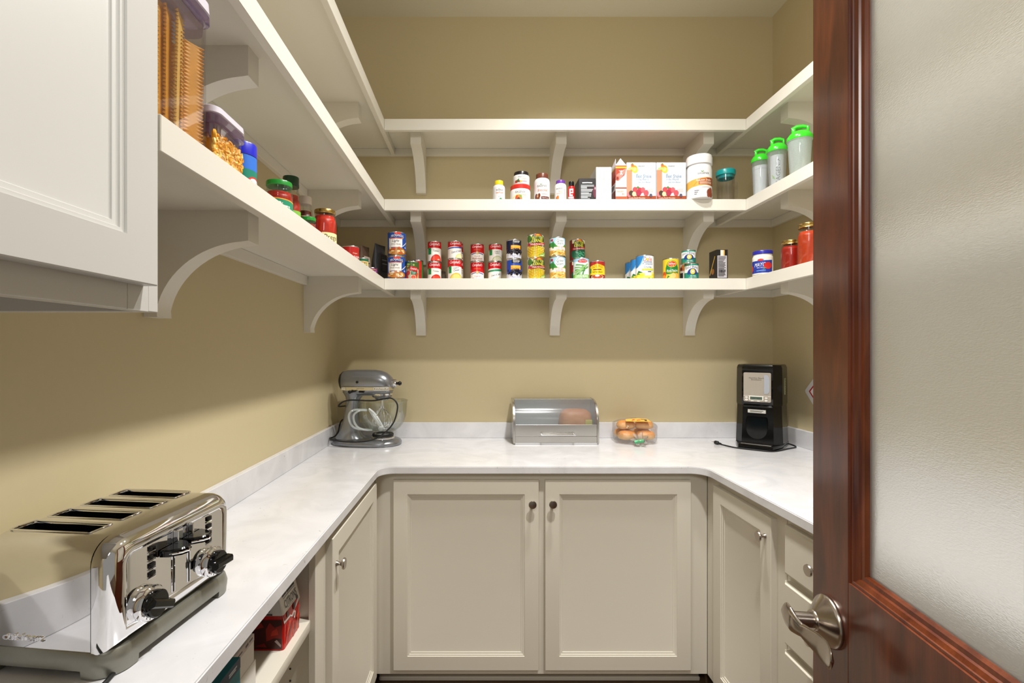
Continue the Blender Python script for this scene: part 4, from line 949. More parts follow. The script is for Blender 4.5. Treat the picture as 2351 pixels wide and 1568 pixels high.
def spice(p, r, h): return p.rect(-r * 1.6, h * .52, r * 1.6, h * .72, '#23204a').line([(-r * 1.5, h * .5), (r * 1.5, h * .5)], .003, '#d8c8b0').line([(-r * 1.5, h * .74), (r * 1.5, h * .74)], .002, '#d8c8b0').text('SWEET & SPICY', 0, h * .62, r * 1.4, h * .06, '#c8c4e0')
jar('dark brown sauce jar with a whitish plastic cap', -.62, Yb, .0255, (802 - 452.5) * Yb / F - zbt, '#5a1f12', mat('#d8cfc8', .5), zbt, .028, .80, spice, 8, shoulder=.74)
Yl = lx(708.5, -.545)
jar('small jar with a green lid low behind the shelf edge', -.545, Yl, .0225, (802 - 500) * Yl / F - zbt, '#9a3018', LG, zbt, .012, .92, None)
Yp = lx(746, -.56)
def prego(p, r, h):
    p.rect(-r * .25, h * .05, r * 1.6, h * .52, '#efe3a8'); p.rect(-r * .15, h * .05, r * 1.6, h * .26, '#1c7a5a'); p.text('Prego', r * .62, h * .40, r * 1.3, h * .15, '#3a2a1c'); p.rect(r * .05, h * .17, r * 1.3, h * .24, '#a8d8c8'); p.text('Chunky Garden', r * .6, h * .205, r * .9, h * .04, '#1c5a44'); p.ell(r * .2, h * .08, r * .3, h * .05, '#c8c04a')
    return p
jar('big red pasta sauce jar with a gold lid and cream label', -.56, Yp, .0405, (802 - 484) * Yp / F - zbt, '#cf2a12', LIDGOLD, zbt, .014, .86, prego, 0, shoulder=.72, fill=.94)
def lcan(label, px, X, wpx, ytop, base, pr, extra=0):
    Y = lx(px, X); k = cos(math.atan((px - VX) / F)); r = wpx / 2 * k * Y / F
    can(label, X, Y, zs, r, (802 - ytop) * (Y - r) / F - zbt, base, pr, extra, group='food cans on the lowest back shelf')
def manwich(p, r, h): return p.rect(-r * 2, .005, r * 2, h * .98, '#b8201c').rect(-r * 2, h * .05, r * 2, h * .28, '#d8b070').text('MANWICH', r * .55, h * .46, r * 1.7, h * .30, '#f4f0ec').text('Original', r * .55, h * .70, r * .6, h * .07, '#f0dccc').ell(r * .2, h * .14, r * .5, h * .09, '#8a4a24')
lcan('red sloppy joe sauce can with bold white letters', 805, -.56, 40, 563.5, '#b8201c', manwich)
def rotel(p, r, h): return p.rect(-r * 2, h * .82, r * 2, h * .98, '#1f6a4a').rect(-r * 2, h * .35, r * 2, h * .82, '#e8d890').text('RO-TEL', r * .3, h * .60, r * 1.5, h * .26, '#2a3a1e').line([(-r, h * .76), (r, h * .76)], .002, '#c04a2a').rect(-r * 2, .005, r * 2, h * .35, '#c8402a')
lcan('small cream and green diced tomato can', 830.5, -.545, 31, 591.4, '#e8d890', rotel)
def purple(p, r, h): return p.rect(-r * 2, h * .45, r * 2, h * .98, '#8a2c7a').rect(-r * 2, .005, r * 2, h * .45, '#d8a02c').text('Refried', r * .3, h * .65, r * 1.1, h * .25, '#f0e8ec', .2).line([(-r * .5, h * .84), (r, h * .84)], .002, '#e9c04a')
lcan('short purple and yellow can beside the dark packets', 851.5, -.533, 31, 613.6, '#8a2c7a', purple)
jar('tall canning jar of orange preserve with a gold ring lid, by the door edge', 1.312, lx(1857, 1.312), .0385, .165, '#c8421a', LIDGOLD, zbt, .018, .88, None, nm='canning_jar', fill=.90, shoulder=.86, lid_rib=True)
jar('shorter canning jar of red preserve with a gold ring lid', 1.312, lx(1816.5, 1.312), .0370, .121, '#a81c0c', LIDGOLD, zbt, .017, .90, None, nm='canning_jar', fill=.93, shoulder=.88, lid_rib=True)
def mayo(p, r, h):
    p.rect(-r * 1.3, h * .14, r * 1.15, h * .70, '#24389a'); p.poly([(-r * 1.3, h * .62), (r * 1.15, h * .72), (r * 1.15, h * .70), (-r * 1.3, h * .58)], '#24389a'); p.ell(-r * .1, h * .73, r * .3, h * .05, '#d03a30'); p.text('MAYO', -r * .15, h * .52, r * 1.1, h * .17, '#f4f4f6', .3, .05); p.text('REAL MAYO', -r * .1, h * .38, r * .7, h * .05, '#e0e0ec'); p.ell(r * .62, h * .46, r * .42, h * .16, '#c82a28'); p.poly([(r * .1, h * .28), (r * .5, h * .36), (r * .3, h * .38)], '#5a9a4a'); p.ell(-r * 1.15, h * .36, r * .25, h * .14, '#c83a30'); p.line([(-r * .5, h * .24), (r * .4, h * .25)], .003, '#6fa8e0'); p.line([(-r * 1.2, h * .07), (r * .6, h * .075)], .0015, '#8a8a94')
    return p
Ym = lx(1751, 1.31)
jar('white mayonnaise jar with a royal blue lid and blue label', 1.31, Ym, .0425, .118, '#eee9dc', mat('#2a2a9c', .3), zbt, .017, .92, mayo, -6, body=mat('#eee9de', .3), shoulder=.80)
def parm(p, r, h):
    p.rect(-r * 1.8, h * .40, r * 1.8, h * .99, '#13806a'); p.rect(-r * 1.8, h * .70, r * 1.8, h * .99, '#2f72d8'); p.rect(-r * 1.8, .004, r * 1.8, h * .40, '#ece8de'); p.rect(-r * 1.8, h * .39, r * 1.8, h * .42, '#e3cf3a'); p.ell(r * .85, h * .42, r * .62, h * .15, '#d4302a'); p.ell(r * .85, h * .42, r * .52, h * .115, '#f4f2f0'); p.text('Kraft', r * .85, h * .42, r * .8, h * .12, '#20305a')
    return p
jar('green and white grated cheese shaker with a blue lid, beside the macaroni', -.56, 1.132, .0335, .142, '#ffffff', mat('#1c22c4', .3), zbt, .030, .95, parm, 6, body=mat('#e8e6de', .4), nm='cheese_shaker', shoulder=.93)

# ------------------------------------------------------------ packets in the corner
def pouch(label, x, y, z, wd, h, dp, base, rz, pr=None, lean=0.0, nm='food_packet'):
    t = thing(nm, label, 'packet', (x, y, z), rz); mb = M(); m_ = mat(base, .28, .25 if base in ('#7a7c80', '#8a8078') else 0, noise=.25, scale=25, bump=.3); rg = []
    for k in range(13):
        q = k / 12; d = dp * (1 - q) ** .7 * .5 + .0012; wv = wd / 2 * (1 - .10 * q - .04 * sin(q * 9)); ring = []
        for a in [2 * pi * j / 24 for j in range(24)]:
            ca, sa = cos(a), sin(a)
            ring.append(V((wv * math.copysign(abs(ca) ** .5, ca), d * math.copysign(abs(sa) ** .8, sa) + lean * q * q + .003 * sin(7 * q + 3 * ca), h * q)))
        rg.append(ring)
    mb.rings(rg, m_)
    finish('pouch', mb, t, 60)
    if pr:
        p = Print(); pr(p, wd, h); printed('label_print', t, p, lambda u, v, off: V((u, -(dp * max(0, 1 - v / h) ** .7 * .5 + .004) - off + lean * (v / h) ** 2, v)), wd * .15)
    return t
pouch('crumpled brown foil packet with a pale edge, upright in the shelf corner', -.575, 2.40, zs, .085, .175, .05, '#5a4638', R(68), lambda p, w_, h: p.rect(-w_ * .3, h * .2, w_ * .3, h * .7, '#b8a898').line([(-w_ * .2, h * .5), (w_ * .2, h * .52)], .004, '#4a3a30'))
pouch('dark silver foil packet leaning beside the blue soup stack', -.512, 2.46, zs, .095, .195, .055, '#3c3d42', R(62), lambda p, w_, h: p.rect(-w_ * .1, h * .3, w_ * .4, h * .75, '#24242a').line([(-w_ * .05, h * .6), (w_ * .35, h * .6)], .004, '#8a8a90').line([(-w_ * .05, h * .5), (w_ * .35, h * .5)], .004, '#8a8a90'))

# ------------------------------------------------------------ pasta containers
PURP = thin_clear('smoky_lid_plastic', '#cfc0d6', .2, .25, '#a99ab2'); LIDW = mat('#d9d3e0', .25, coat=.3)
def rrect(hx, hy, r, n=6):
    o = []
    for cx, cy, a in ((hx - r, hy - r, 0), (-hx + r, hy - r, pi / 2), (-hx + r, -hy + r, pi), (hx - r, -hy + r, 3 * pi / 2)):
        o += [(cx + r * cos(a + pi / 2 * k / n), cy + r * sin(a + pi / 2 * k / n)) for k in range(n + 1)]
    return o
def tubbox(label, x0, x1, y0, y1, h, zlid):
    cx, cy, hx, hy = (x0 + x1) / 2, (y0 + y1) / 2, (x1 - x0) / 2, (y1 - y0) / 2
    t = thing('food_container', label, 'container', (cx, cy, zs), 0, 'clear pasta containers'); mb = M()
    R3 = lambda i, z, r=.018: [V((a, b, z)) for a, b in rrect(hx - i, hy - i, r)]
    mb.rings([R3(.004, .0005), R3(.001, .003), R3(0, .01), R3(0, zlid), R3(.0025, zlid), R3(.0025, .004)], CLEARP, True, True)
    finish('clear_bin', mb, t)
    mb = M().rings([R3(.004, zlid - .02), R3(.003, zlid + .001), R3(-.004, zlid + .002), R3(-.004, zlid + .014), R3(-.002, zlid + .017)], PURP, True, False)
    finish('lid_rim', mb, t)
    mb = M().rings([R3(-.002, zlid + .0172), R3(-.004, zlid + .019), R3(-.003, h - .003), R3(0, h - .0005), R3(.006, h)], LIDW)
    mb.lathe([(.022, h), (.021, h + .002)], LIDW, 28)
    finish('lid_top', mb, t)
    return t, hx, hy
PASTA = mat('#eda426', .5, noise=.25, scale=60); PASTA2 = mat('#f2c566', .5, noise=.2, scale=60)
t, hx, hy = tubbox('tall clear container full of upright wavy lasagne strips', -.590, -.476, .697, .853, .268, .228)
def strip(label, x, y, rz, ln, wd, m_, tilt):
    tt = thing('lasagne_strip', label, 'pasta', (x, y, zs + .0055), rz, 'lasagne strips in the tall container'); mb = M(); n = 130; A = []
    for k in range(n + 1):
        z = ln * k / n; row = []
        for j in range(9):
            u = (j / 8 - .5) * wd; e = abs(j / 8 - .5) * 2
            row.append((u + (.0010 * sin(2 * pi * z / .0062 + 1 + j) if j in (0, 8) else 0), (.0026 * sin(2 * pi * z / .0062) * max(0, e - .55) / .45) + tilt * z, z))
        A.append(row)
    for sgn in (.0006, -.0006): 
        g = [[mb.bm.verts.new((u, y_ + sgn, z)) for u, y_, z in row] for row in A]
        for a, b in zip(g, g[1:]):
            for j in range(8): mb.face([a[j], a[j + 1], b[j + 1], b[j]], m_)
    finish('noodle', mb, tt, 60, recalc=False)
    tt_obj = tt.children[0]; tt_obj.parent = None
    bpy.data.objects.remove(tt); tt_obj.name = 'lasagne_strip'; tt_obj.location = (x, y, zs + .0055); tt_obj.rotation_euler = (0, 0, rz)
    tt_obj['label'] = label; tt_obj['category'] = 'pasta'; tt_obj['group'] = 'lasagne strips in the tall container'
rnd = random.Random(11)
for k in range(12):
    front = k < 6
    yy = .725 + (k % 6) * .0205; xx = -.492 - (0 if front else .032) - rnd.uniform(0, .006)
    strip('wavy-edged strip of dry lasagne standing on end in the tall container', xx, yy, R(90 + rnd.uniform(-28, 28)), rnd.uniform(.195, .207) if k % 6 < 4 else rnd.uniform(.172, .186), .034, PASTA if k % 3 else PASTA2, rnd.uniform(-.02, .02))
t, hx, hy = tubbox('low clear container half filled with elbow macaroni', -.600, -.476, .872, .977, .107, .074)
# macaroni: the heap shown through the front as single elbows over a core that fills the bin
mb = M(); el = [(.0072 * cos(a), .0072 * sin(a), 0) for a in [pi * 1.15 * k / 7 - .2 for k in range(8)]]
for k in range(430):
    side = rnd.random()
    if side < .62: p0 = V((hx - .006, rnd.uniform(-hy + .006, hy - .006), rnd.uniform(.008, .054)))
    elif side < .8: p0 = V((rnd.uniform(-hx + .008, hx - .006), hy - .006, rnd.uniform(.008, .052)))
    else: p0 = V((rnd.uniform(-hx + .008, hx - .008), rnd.uniform(-hy + .008, hy - .008), .052 + rnd.uniform(0, .006)))
    q = Matrix.Rotation(rnd.uniform(0, 6.28), 3, 'X') @ Matrix.Rotation(rnd.uniform(-.6, .6) + pi / 2, 3, 'Y') @ Matrix.Rotation(rnd.uniform(0, 6.28), 3, 'Z')
    mb.tube([p0 + q @ V(e) for e in el], .0033, PASTA if k % 3 else PASTA2, 6)
mb.box(-hx + .012, hx - .010, -hy + .010, hy - .010, .006, .050, PASTA)
o = finish('macaroni', mb); o.location = t.location; o['kind'] = 'stuff'; o['label'] = 'heap of dry elbow macaroni in the low clear container'; o['category'] = 'pasta'

# ------------------------------------------------------------ bag and boxes on the open shelf
zsh = SHZ
t = thing('snack_bag', 'red and white snack bag with a folded grey top label, in the open base unit', 'bag', (-.515, 1.195, zsh), 0)
RF = mat('#b4140e', .22, noise=.45, scale=22, bump=.3); RDK = mat('#3a0b09', .25, noise=.5, scale=20, bump=.3); WF = mat('#d8d6d4', .35, noise=.06)
mb = M(); rg = []; Hh = .190
for k in range(15):
    q = k / 14; dx = .050 * (1 - .45 * max(0, q - .40) / .60) ; ring = []
    for a, b in rrect(1, 1, .12, 3): ring.append(V((a * dx + (-.010 * max(0, q - .4)), b * (.0515 - .002 * q), Hh * q)))
    rg.append(ring)
mb.rings(rg, RF)
for f in mb.bm.faces:
    if f.calc_center_median().z > Hh * .40: f.material_index = mb.mi(WF)
finish('bag_body', mb, t, 50)
def fx(v): q = v / Hh; return .050 * (1 - .45 * max(0, q - .40) / .60) - .010 * max(0, q - .4)
p = Print(); p.poly([(-.050, .062), (-.012, .060), (.000, .052), (.012, .062), (.050, .075), (.050, Hh), (-.050, Hh)], '#cfcac4')
p.line([(-.036, Hh * .645), (-.014, Hh * .645)], .011, '#1a1a1a'); p.line([(-.010, Hh * .645), (.036, Hh * .645)], .012, '#1a1a1a'); p.line([(-.02, Hh * .70), (.02, Hh * .70)], .004, '#3a3836'); p.line([(-.034, Hh * .595), (.036, Hh * .595)], .0012, '#3a3a3a'); p.text('CITRONS', .002, .098, .072, .018, '#1a1a1a'); p.ell(.012, .073, .007, .009, '#2c2422'); p.rect(-.034, .068, -.024, .080, '#5a5652'); p.ell(.034, .084, .005, .005, '#4a4642'); p.line([(-.02, .086), (.02, .086)], .001, '#77716c'); p.ell(.012, .052, .006, .009, '#e4dcd4'); p.ell(.012, .052, .003, .006, '#8a2a22')

for k, (a_, b_, c_, d_, col_) in enumerate(((-.040, .010, -.030, .050, '#e0281a'), (-.030, .006, -.012, .045, '#8a120c'), (-.012, .012, .004, .040, '#d8401c'), (.006, .004, .016, .034, '#a8180f'), (.020, .010, .034, .052, '#e0481e'), (.030, .006, .040, .040, '#9a1410'), (-.036, .030, -.02, .054, '#e8562a'), (.022, .04, .038, .062, '#d02a18'))):
    p.line([(a_, b_), ((a_ + c_) / 2 + .003, (b_ + d_) / 2), (c_, d_)], .0055, col_)

printed('label_print', t, p, lambda u, v, off: V((fx(v) + .0006 + off, u, v)), .01)
p = Print(); p.rect(-.048, .004, .048, .072, '#3d0a08'); p.poly([(-.036, .046), (.004, .055), (-.004, .066), (-.030, .060)], '#8a1810'); p.poly([(.010, .022), (.030, .030), (.047, .028), (.047, .060), (.030, .054), (.018, .066), (.008, .050)], '#8a1a12'); p.poly([(.02, .034), (.040, .038), (.036, .052), (.024, .046)], '#b8321e'); p.poly([(-.02, .010), (.004, .018), (.012, .008)], '#7a120c'); p.poly([(.030, .022), (.046, .008), (.047, .014), (.036, .026)], '#b09894')
p.ell(-.012, .096, .005, .006, '#1a1a1c'); p.ell(.016, .096, .005, .006, '#1a1a1c'); p.rect(-.02, .084, -.004, .087, '#2a2a2c'); p.rect(.010, .083, .026, .086, '#2a2a2c')
printed('side_print', t, p, lambda u, v, off: V((u * (fx(v) / .05) * .95, -(.0515 - .002 * v / Hh) - .0006 - off, v)))
def obox(label, x1, y0, y1, z0, z1, base, pr, nm='carton', dx=.20, rz=0):
    t = thing(nm, label, 'carton', (x1 - dx / 2, (y0 + y1) / 2, z0), 0); wd = y1 - y0; h = z1 - z0
    mb = M().box(-dx / 2, dx / 2, -wd / 2, wd / 2, 0, h, mat(base, .42, noise=.05, scale=40), .0008)
    p = Print(); pr(p, wd, h); p.add(mb, lambda u, v, off: V((dx / 2 + off, u, v))); finish('box_body', mb, t, recalc=False); return t
obox('teal carton with silver lettering and a navy top band, nearest in the open unit', -.457, .700, .921, zsh, Z(-.585), '#12707e', lambda p, w_, h: p.rect(-w_ / 2, h * .84, w_ / 2, h, '#123452').text('METHOT', w_ * .08, h * .58, w_ * .62, h * .17, '#b9c8cc', .15).line([(w_ * .31, h * .93), (w_ * .44, h * .93)], h * .022, '#b9c4cc').line([(w_ * .31, h * .90), (w_ * .42, h * .90)], h * .022, '#b9c4cc'))
obox('white carton standing upside the teal one, lower of two stacked', -.471, .926, 1.015, zsh, Z(-.649), '#dcd8d2', lambda p, w_, h: p.ell(-w_ * .3, h * .85, w_ * .09, h * .09, '#5a2c24').ell(-w_ * .3, h * .85, w_ * .06, h * .06, '#dcd8d2').line([(-w_ * .1, h * .3), (w_ * .15, h * .5)], .004, '#6a3a2c'), dx=.17)
obox('white carton with dark print along its top edge, upper of two stacked', -.472, .926, 1.009, Z(-.6488), Z(-.592), '#d8d3ce', lambda p, w_, h: p.rect(-w_ / 2, h * .74, w_ / 2, h, '#b8aaa8').line([(-w_ * .4, h * .86), (-w_ * .1, h * .88)], h * .06, '#2a2022').line([(w_ * .05, h * .88), (w_ * .2, h * .90)], h * .10, '#2a2022').line([(w_ * .24, h * .9), (w_ * .42, h * .91)], h * .08, '#2a2022'), dx=.17)

# ------------------------------------------------------------ tag on the side wall
t = thing('wall_tag', 'white square tag with a red diamond outline, turned on its corner beside the coffee maker', 'tag', (XR - .002, 2.255, Z(-.20)))
def dia(s, r=.012): return [(a * cos(pi / 4) - b * sin(pi / 4), a * sin(pi / 4) + b * cos(pi / 4)) for a, b in rrect(s, s, r, 3)]
mb = M().prism(dia(.058), 0, .003, WHITEP, lambda a, b, q: V((-q, a, b)))
Print().poly(dia(.036, .002), '#c01f2a').poly(dia(.029, .001), '#f1efee').add(mb, lambda u, v, off: V((-.003 - off, -u, v)))
finish('tag_plate', mb, t, recalc=False)
#@@END_GOODS

# ------------------------------------------------------------ toaster
TA = R(-6.5)
tst = thing('toaster', 'wide chrome four-slot toaster with black knobs and levers', 'toaster', (-.629, .841, CT), TA)
W2, D0, D1, TH, TZ = .1375, -.099, .085, .195, .036
def tring(x, i, rt=.034, zb_=TZ):
    """cross-section of the toaster at x, pulled in by i: square at the foot, round at the shoulders"""
    hy = W2 - i; top = TH - i; r = max(.006, rt - i * .8); o = [(-hy, zb_ + i), (hy, zb_ + i)]
    for k in range(9): a = pi / 2 * k / 8; o.append((hy - r + r * cos(a), top - r + r * sin(a)))
    for k in range(9): a = pi / 2 + pi / 2 * k / 8; o.append((-hy + r + r * cos(a), top - r + r * sin(a)))
    return [V((x, y, z)) for y, z in o]
SLOTD = mat('#101114', .35, .6, noise=.2, scale=60, name='slot_dark_metal')
hous = M(); hous.mi(CHROME); hous.mi(SLOTD)
hous.rings([tring(D0, .014), tring(D0 + .004, .004), tring(D0 + .012, 0), tring(D1, 0)], CHROME)
bmesh.ops.recalc_face_normals(hous.bm, faces=hous.bm.faces)
ho = finish('housing', hous, tst)
cut = M(); cut.mi(CHROME); cut.mi(SLOTD)
for k in range(4):
    yc = .004 + (k - 1.5) * .0585
    cut.box(-.086, .048, yc - .0185, yc + .0185, TZ + .03, TH + .02, SLOTD)
bmesh.ops.recalc_face_normals(cut.bm, faces=cut.bm.faces)
co = finish('cutter', cut)
co.matrix_world = Matrix.Translation(tst.location) @ Matrix.Rotation(TA, 4, 'Z')
md = ho.modifiers.new('slots', 'BOOLEAN'); md.object = co; md.operation = 'DIFFERENCE'; md.solver = 'EXACT'
bpy.context.view_layer.update()
me = bpy.data.meshes.new_from_object(ho.evaluated_get(bpy.context.evaluated_depsgraph_get()))
ho.modifiers.clear(); ho.data = me; me.shade_smooth(); me.set_sharp_from_angle(angle=R(30)); me.name = 'housing'
bpy.data.objects.remove(co)
for k in range(4):
    yc = .004 + (k - 1.5) * .0585; y0, y1, x0, x1 = yc - .0185, yc + .0185, -.086, .048
    rim = M(); rg = []
    for i, z in ((-.0035, TH + .0002), (-.0025, TH + .0016), (-.0005, TH + .0012), (.0004, TH - .003)):
        rg.append([V((a * 1.0 + (x0 + x1) / 2, b + yc, z)) for a, b in rrect((x1 - x0) / 2 - i, (y1 - y0) / 2 - i, .003 - i * .5, 3)])
    rim.rings(rg, CHROME, False, False)
    s_ = finish('slot_rim', rim, tst)
    wires = M()
    for q in range(5): wires.tube([(x0 + .018 + q * .026, y0 + .004, TH - .012), (x0 + .018 + q * .026, y0 + .004, TH - .10)], .0012, TIN, 6)
    wires.tube([(x0 + .004, y0 + .004, TH - .03), (x1 - .004, y0 + .004, TH - .03)], .0012, TIN, 6)
    finish('wire_guard', wires, s_)
fp = M()
pf = [(D1 + .001, .0018), (D1 + .0018, -.0008), (D1 + .012, -.0004), (D1 + .022, .003), (D1 + .030, .009), (D1 + .0345, .017), (D1 + .0350, .022), (D1 + .0335, .0265), (D1 + .0325, .0275)]
fp.rings([tring(x, i, .036) for x, i in pf], CHROME, True, False)
finish('front_panel', fp, tst, 45)
fpl = M(); fpl.prism([(v.y, v.z) for v in tring(0, .0273, .036)], D1 + .031, D1 + .0326, CHROME, lambda a, b, t: V((t, a, b)))
finish('face_plate', fpl, tst, 20)
PX = D1 + .0325
# base: satin grey plinth, bowed front corners, feet at the ends
BASEM = mat('#8e8d83', .34, .65, noise=.05, scale=200, name='satin_grey_metal')
def plan(o_, rf=.036, rb=.012):
    x0, x1, hy = D0 - .004 - o_, PX + .004 + o_, W2 + .004 + o_; pts = []
    for cx, cy, a, r in ((x1 - rf, hy - rf, 0, rf), (x0 + rb, hy - rb, pi / 2, rb), (x0 + rb, -hy + rb, pi, rb), (x1 - rf, -hy + rf, 3 * pi / 2, rf)):
        pts += [(cx + r * cos(a + pi / 2 * k / 8), cy + r * sin(a + pi / 2 * k / 8)) for k in range(9)]
    return pts
mb = M().rings([[V((a, b, z)) for a, b in plan(o_)] for o_, z in ((-.004, .012), (.001, .013), (.0015, .022), (-.001, .034), (-.003, .0375))], BASEM)
finish('base', mb, tst)
for sx in (0, 1):
    for sy in (-1, 1):
        xs = (D0 + .002, D0 + .034) if sx == 0 else (PX - .050, PX + .0035); ys = sorted((sy * (W2 - .055), sy * (W2 + .0035)))
        if sx:
            f = M().rings([[V((a, b, z)) for a, b in [q for q in plan(o_) if q[0] > xs[0] - .02 and q[1] * sy > W2 - .06] + [(xs[0], sy * (W2 + .004 + o_)), (xs[0], sy * (W2 - .03))][::1]] for o_, z in ((-.004, 0), (-.001, .003), (.0008, .0135))], BASEM)
            f.bm.free(); f = M()
            cxx, cyy, rf = PX + .004 - .036, sy * (W2 + .004 - .036), .036
            ring = lambda o_, z: [V((cxx + (rf + o_) * cos(a), cyy + sy * (rf + o_) * sin(a), z)) for a in [pi / 2 * k / 10 for k in range(11)]] + [V((cxx - .012, cyy + sy * (rf + o_), z)), V((cxx - .012, cyy - sy * .012, z)), V((cxx + rf + o_, cyy - sy * .012, z))]
            f.rings([ring(-.003, 0), ring(0, .0015), ring(.001, .0135)], BASEM)
        else: f = M().box(*xs, *ys, 0, .0135, BASEM, .001)
        finish('foot', f, tst)
# knobs: chrome collar, black bar grip
ry_ = Matrix.Rotation(pi / 2, 3, 'Y')
for sy, turn in ((-1, -.45), (1, -.05)):
    c = (PX, sy * .074, .079)
    k_ = M().lathe([(.0255, 0), (.0265, .002), (.0265, .010), (.0245, .0125), (.020, .0135)], CHROME, 40, c, ry_)
    for q in range(9):
        a = -pi / 2 + (q - 4) * .36; k_.box(PX + .0128, PX + .0134, c[1] + .0218 * cos(a) - .0005, c[1] + .0218 * cos(a) + .0005, c[2] + .0218 * sin(a) - .0014, c[2] + .0218 * sin(a) + .0014, BLACKM)
    kb = finish('dial_collar', k_, tst)
    g = M().lathe([(.0205, .013), (.0205, .021), (.0185, .023)], BLACK, 36, tf=ry_)
    gb = [[V((x, s_ * y, z)) for y, z in ((-.0075, -l), (.0075, -l), (.0075, l), (-.0075, l))] for x, s_, l in ((.020, 1, .0225), (.0295, .85, .0235), (.0325, .5, .0215))]
    g.rings(gb, BLACK); g.move(Matrix.Translation(c) @ Matrix.Rotation(turn + pi / 2, 4, 'X'))
    finish('dial', g, kb)
# levers in their grooves
for y in (-.018, .018):
    gr = M().box(PX - .0005, PX + .0006, y - .0022, y + .0022, .068, .178, BLACKM, .0003)
    for s_ in (-1, 1): gr.tube([(PX + .0008, y + s_ * .0028, .068), (PX + .0008, y + s_ * .0028, .178)], .0008, CHROME, 6)
    finish('lever_groove', gr, tst)
    yy = y * 1.42; lvm = M()
    out = [(PX + .0015, yy - .0235), (PX + .016, yy - .0215), (PX + .030, yy - .010), (PX + .034, yy), (PX + .030, yy + .010), (PX + .016, yy + .0215), (PX + .0015, yy + .0235)]
    lvm.rings([[V((a - (PX + .01) * 0, b, z)) for a, b in out] for z in (.1385, .140, .1475)] + [[V((PX + .0015 + (a - PX - .0015) * .93, yy + (b - yy) * .93, .1495)) for a, b in out]], BLACK)
    lo_ = finish('lever', lvm, tst)
    tr_ = M().tube([(a + .0004, b, .1430) for a, b in out[1:-1]], .0016, CHROME, 6); finish('lever_trim', tr_, lo_)
    sp = M().box(PX + .001, PX + .010, y - .0018, y + .0018, .149, .170, CHROME, .0008); finish('lever_post', sp, lo_)
for y in (-.064, .070):
    for k in range(4):
        z = .160 - k * .0135
        b_ = M().box(PX - .0002, PX + .003, y - .0062, y + .0062, z - .0042, z + .0042, BLACK, .0014, 2)
        b_.tube([(PX + .0008, y - .0072, z - .0056), (PX + .0008, y + .0072, z - .0056)], .0012, CHROME, 6)
        finish('button', b_, tst)
lt = M(); vs, fs = glyphs('cuisinart')
for sgn, yy in ((0, -W2 - .0018), ):
    A = [lt.bm.verts.new((-.056 + a * .066, yy, .0485 + b * .0095)) for a, b in vs]
    B = [lt.bm.verts.new((-.056 + a * .066, -W2 + .0002, .0485 + b * .0095)) for a, b in vs]
    for f in fs: lt.face([A[k] for k in f], CHROME)
    cnt = {}
    for f in fs:
        for a, b in zip(f, f[1:] + f[:1]): cnt[(min(a, b), max(a, b))] = cnt.get((min(a, b), max(a, b)), 0) + 1
    for (a, b), n_ in cnt.items():
        if n_ == 1: lt.face([A[a], A[b], B[b], B[a]], CHROME)
finish('raised_lettering', lt, tst)
mb = M().tube(wspline([(.060, -.060, .010), (.098, -.098, .0040), (.112, -.128, .0035), (.118, -.165, .0035), (.095, -.20, .0035), (.05, -.225, .0035)], 8), .0033, RUBBER, 10)
finish('power_cord', mb, tst)

# ------------------------------------------------------------ stand mixer
MET = mat('#8d8f93', .26, .75, noise=.04, scale=300, name='metallic_silver_enamel')
mx_ = thing('stand_mixer', 'metallic silver stand mixer with a glass bowl, in the counter corner', 'mixer', (-.570, 2.425, CT), R(-3))
def oval(x, zc, hz, hy, n=32, p=2.3):
    o = []
    for k in range(n):
        a = 2 * pi * k / n; o.append(V((x, hy * math.copysign(abs(cos(a)) ** (2 / p), cos(a)), zc + hz * math.copysign(abs(sin(a)) ** (2 / p), sin(a)))))
    return o
secs = [(-.134, .316, .018, .020), (-.128, .315, .036, .038), (-.116, .3145, .048, .052), (-.095, .3145, .0545, .058), (-.05, .3145, .057, .060), (.0, .3145, .057, .060), (.045, .314, .057, .060), (.075, .312, .0545, .059), (.098, .308, .050, .056), (.116, .303, .042, .050), (.128, .299, .033, .041), (.136, .296, .020, .026)]
mb = M().rings([oval(*s_) for s_ in secs], MET)
finish('motor_head', mb, mx_, 60)
finish('end_cap', M().rings([oval(-.1362, .316, .010, .012), oval(-.136, .3155, .022, .024), oval(-.1295, .315, .0372, .0392), oval(-.1175, .3147, .0485, .0525), oval(-.1172, .3147, .047, .051)], BLACKM), mx_, 60)
tb = M()
P_ = []
for cx, a0 in ((.106, -pi / 2), (-.085, pi / 2)):
    r = .0605 if cx > 0 else .0595
    P_ += [(cx + (.030 if cx > 0 else .036) * cos(a0 + pi * k / 12), r * sin(a0 + pi * k / 12)) for k in range(13)]
tb.rings([[V((a, b, z)) for a, b in P_] for z in (.272, .2885)], mat('#dedacd', .2, 1.0, noise=.03, name='bright_trim_band'))
tbo = finish('trim_band', tb, mx_)
p = Print().rect(.052, -.008, .128, .008, '#d3cdbd').text('KitchenAid', .090, 0, .070, .0105, '#141414')
p.rect(-.108, -.006, -.088, .006, '#cfc7ad').line([(-.106, .003), (-.09, .003)], .0012, '#4a4438').line([(-.106, -.001), (-.09, -.001)], .0012, '#4a4438').text('A R T I S A N', -.015, .001, .036, .0045, '#6a6252')
printed('band_lettering', tbo, p, lambda u, v, off: V((u, -.0606 - off - (0 if u < .1 else -.9 * (u - .1) ** 1.7), .2803 + v)), .006)
for (x, l_) in ((-.062, .030),):
    s_ = M().tube([(x, -.058, .266), (x + .0, -.072, .266)], .004, CHROME, 10); s_.ball((x, -.076, .266), .0085, BLACK, 14, 10); s_.tube([(x + .004, -.073, .266), (x + l_, -.066, .271)], [.006, .0035], BLACK, 10); finish('speed_lever', s_, mx_)
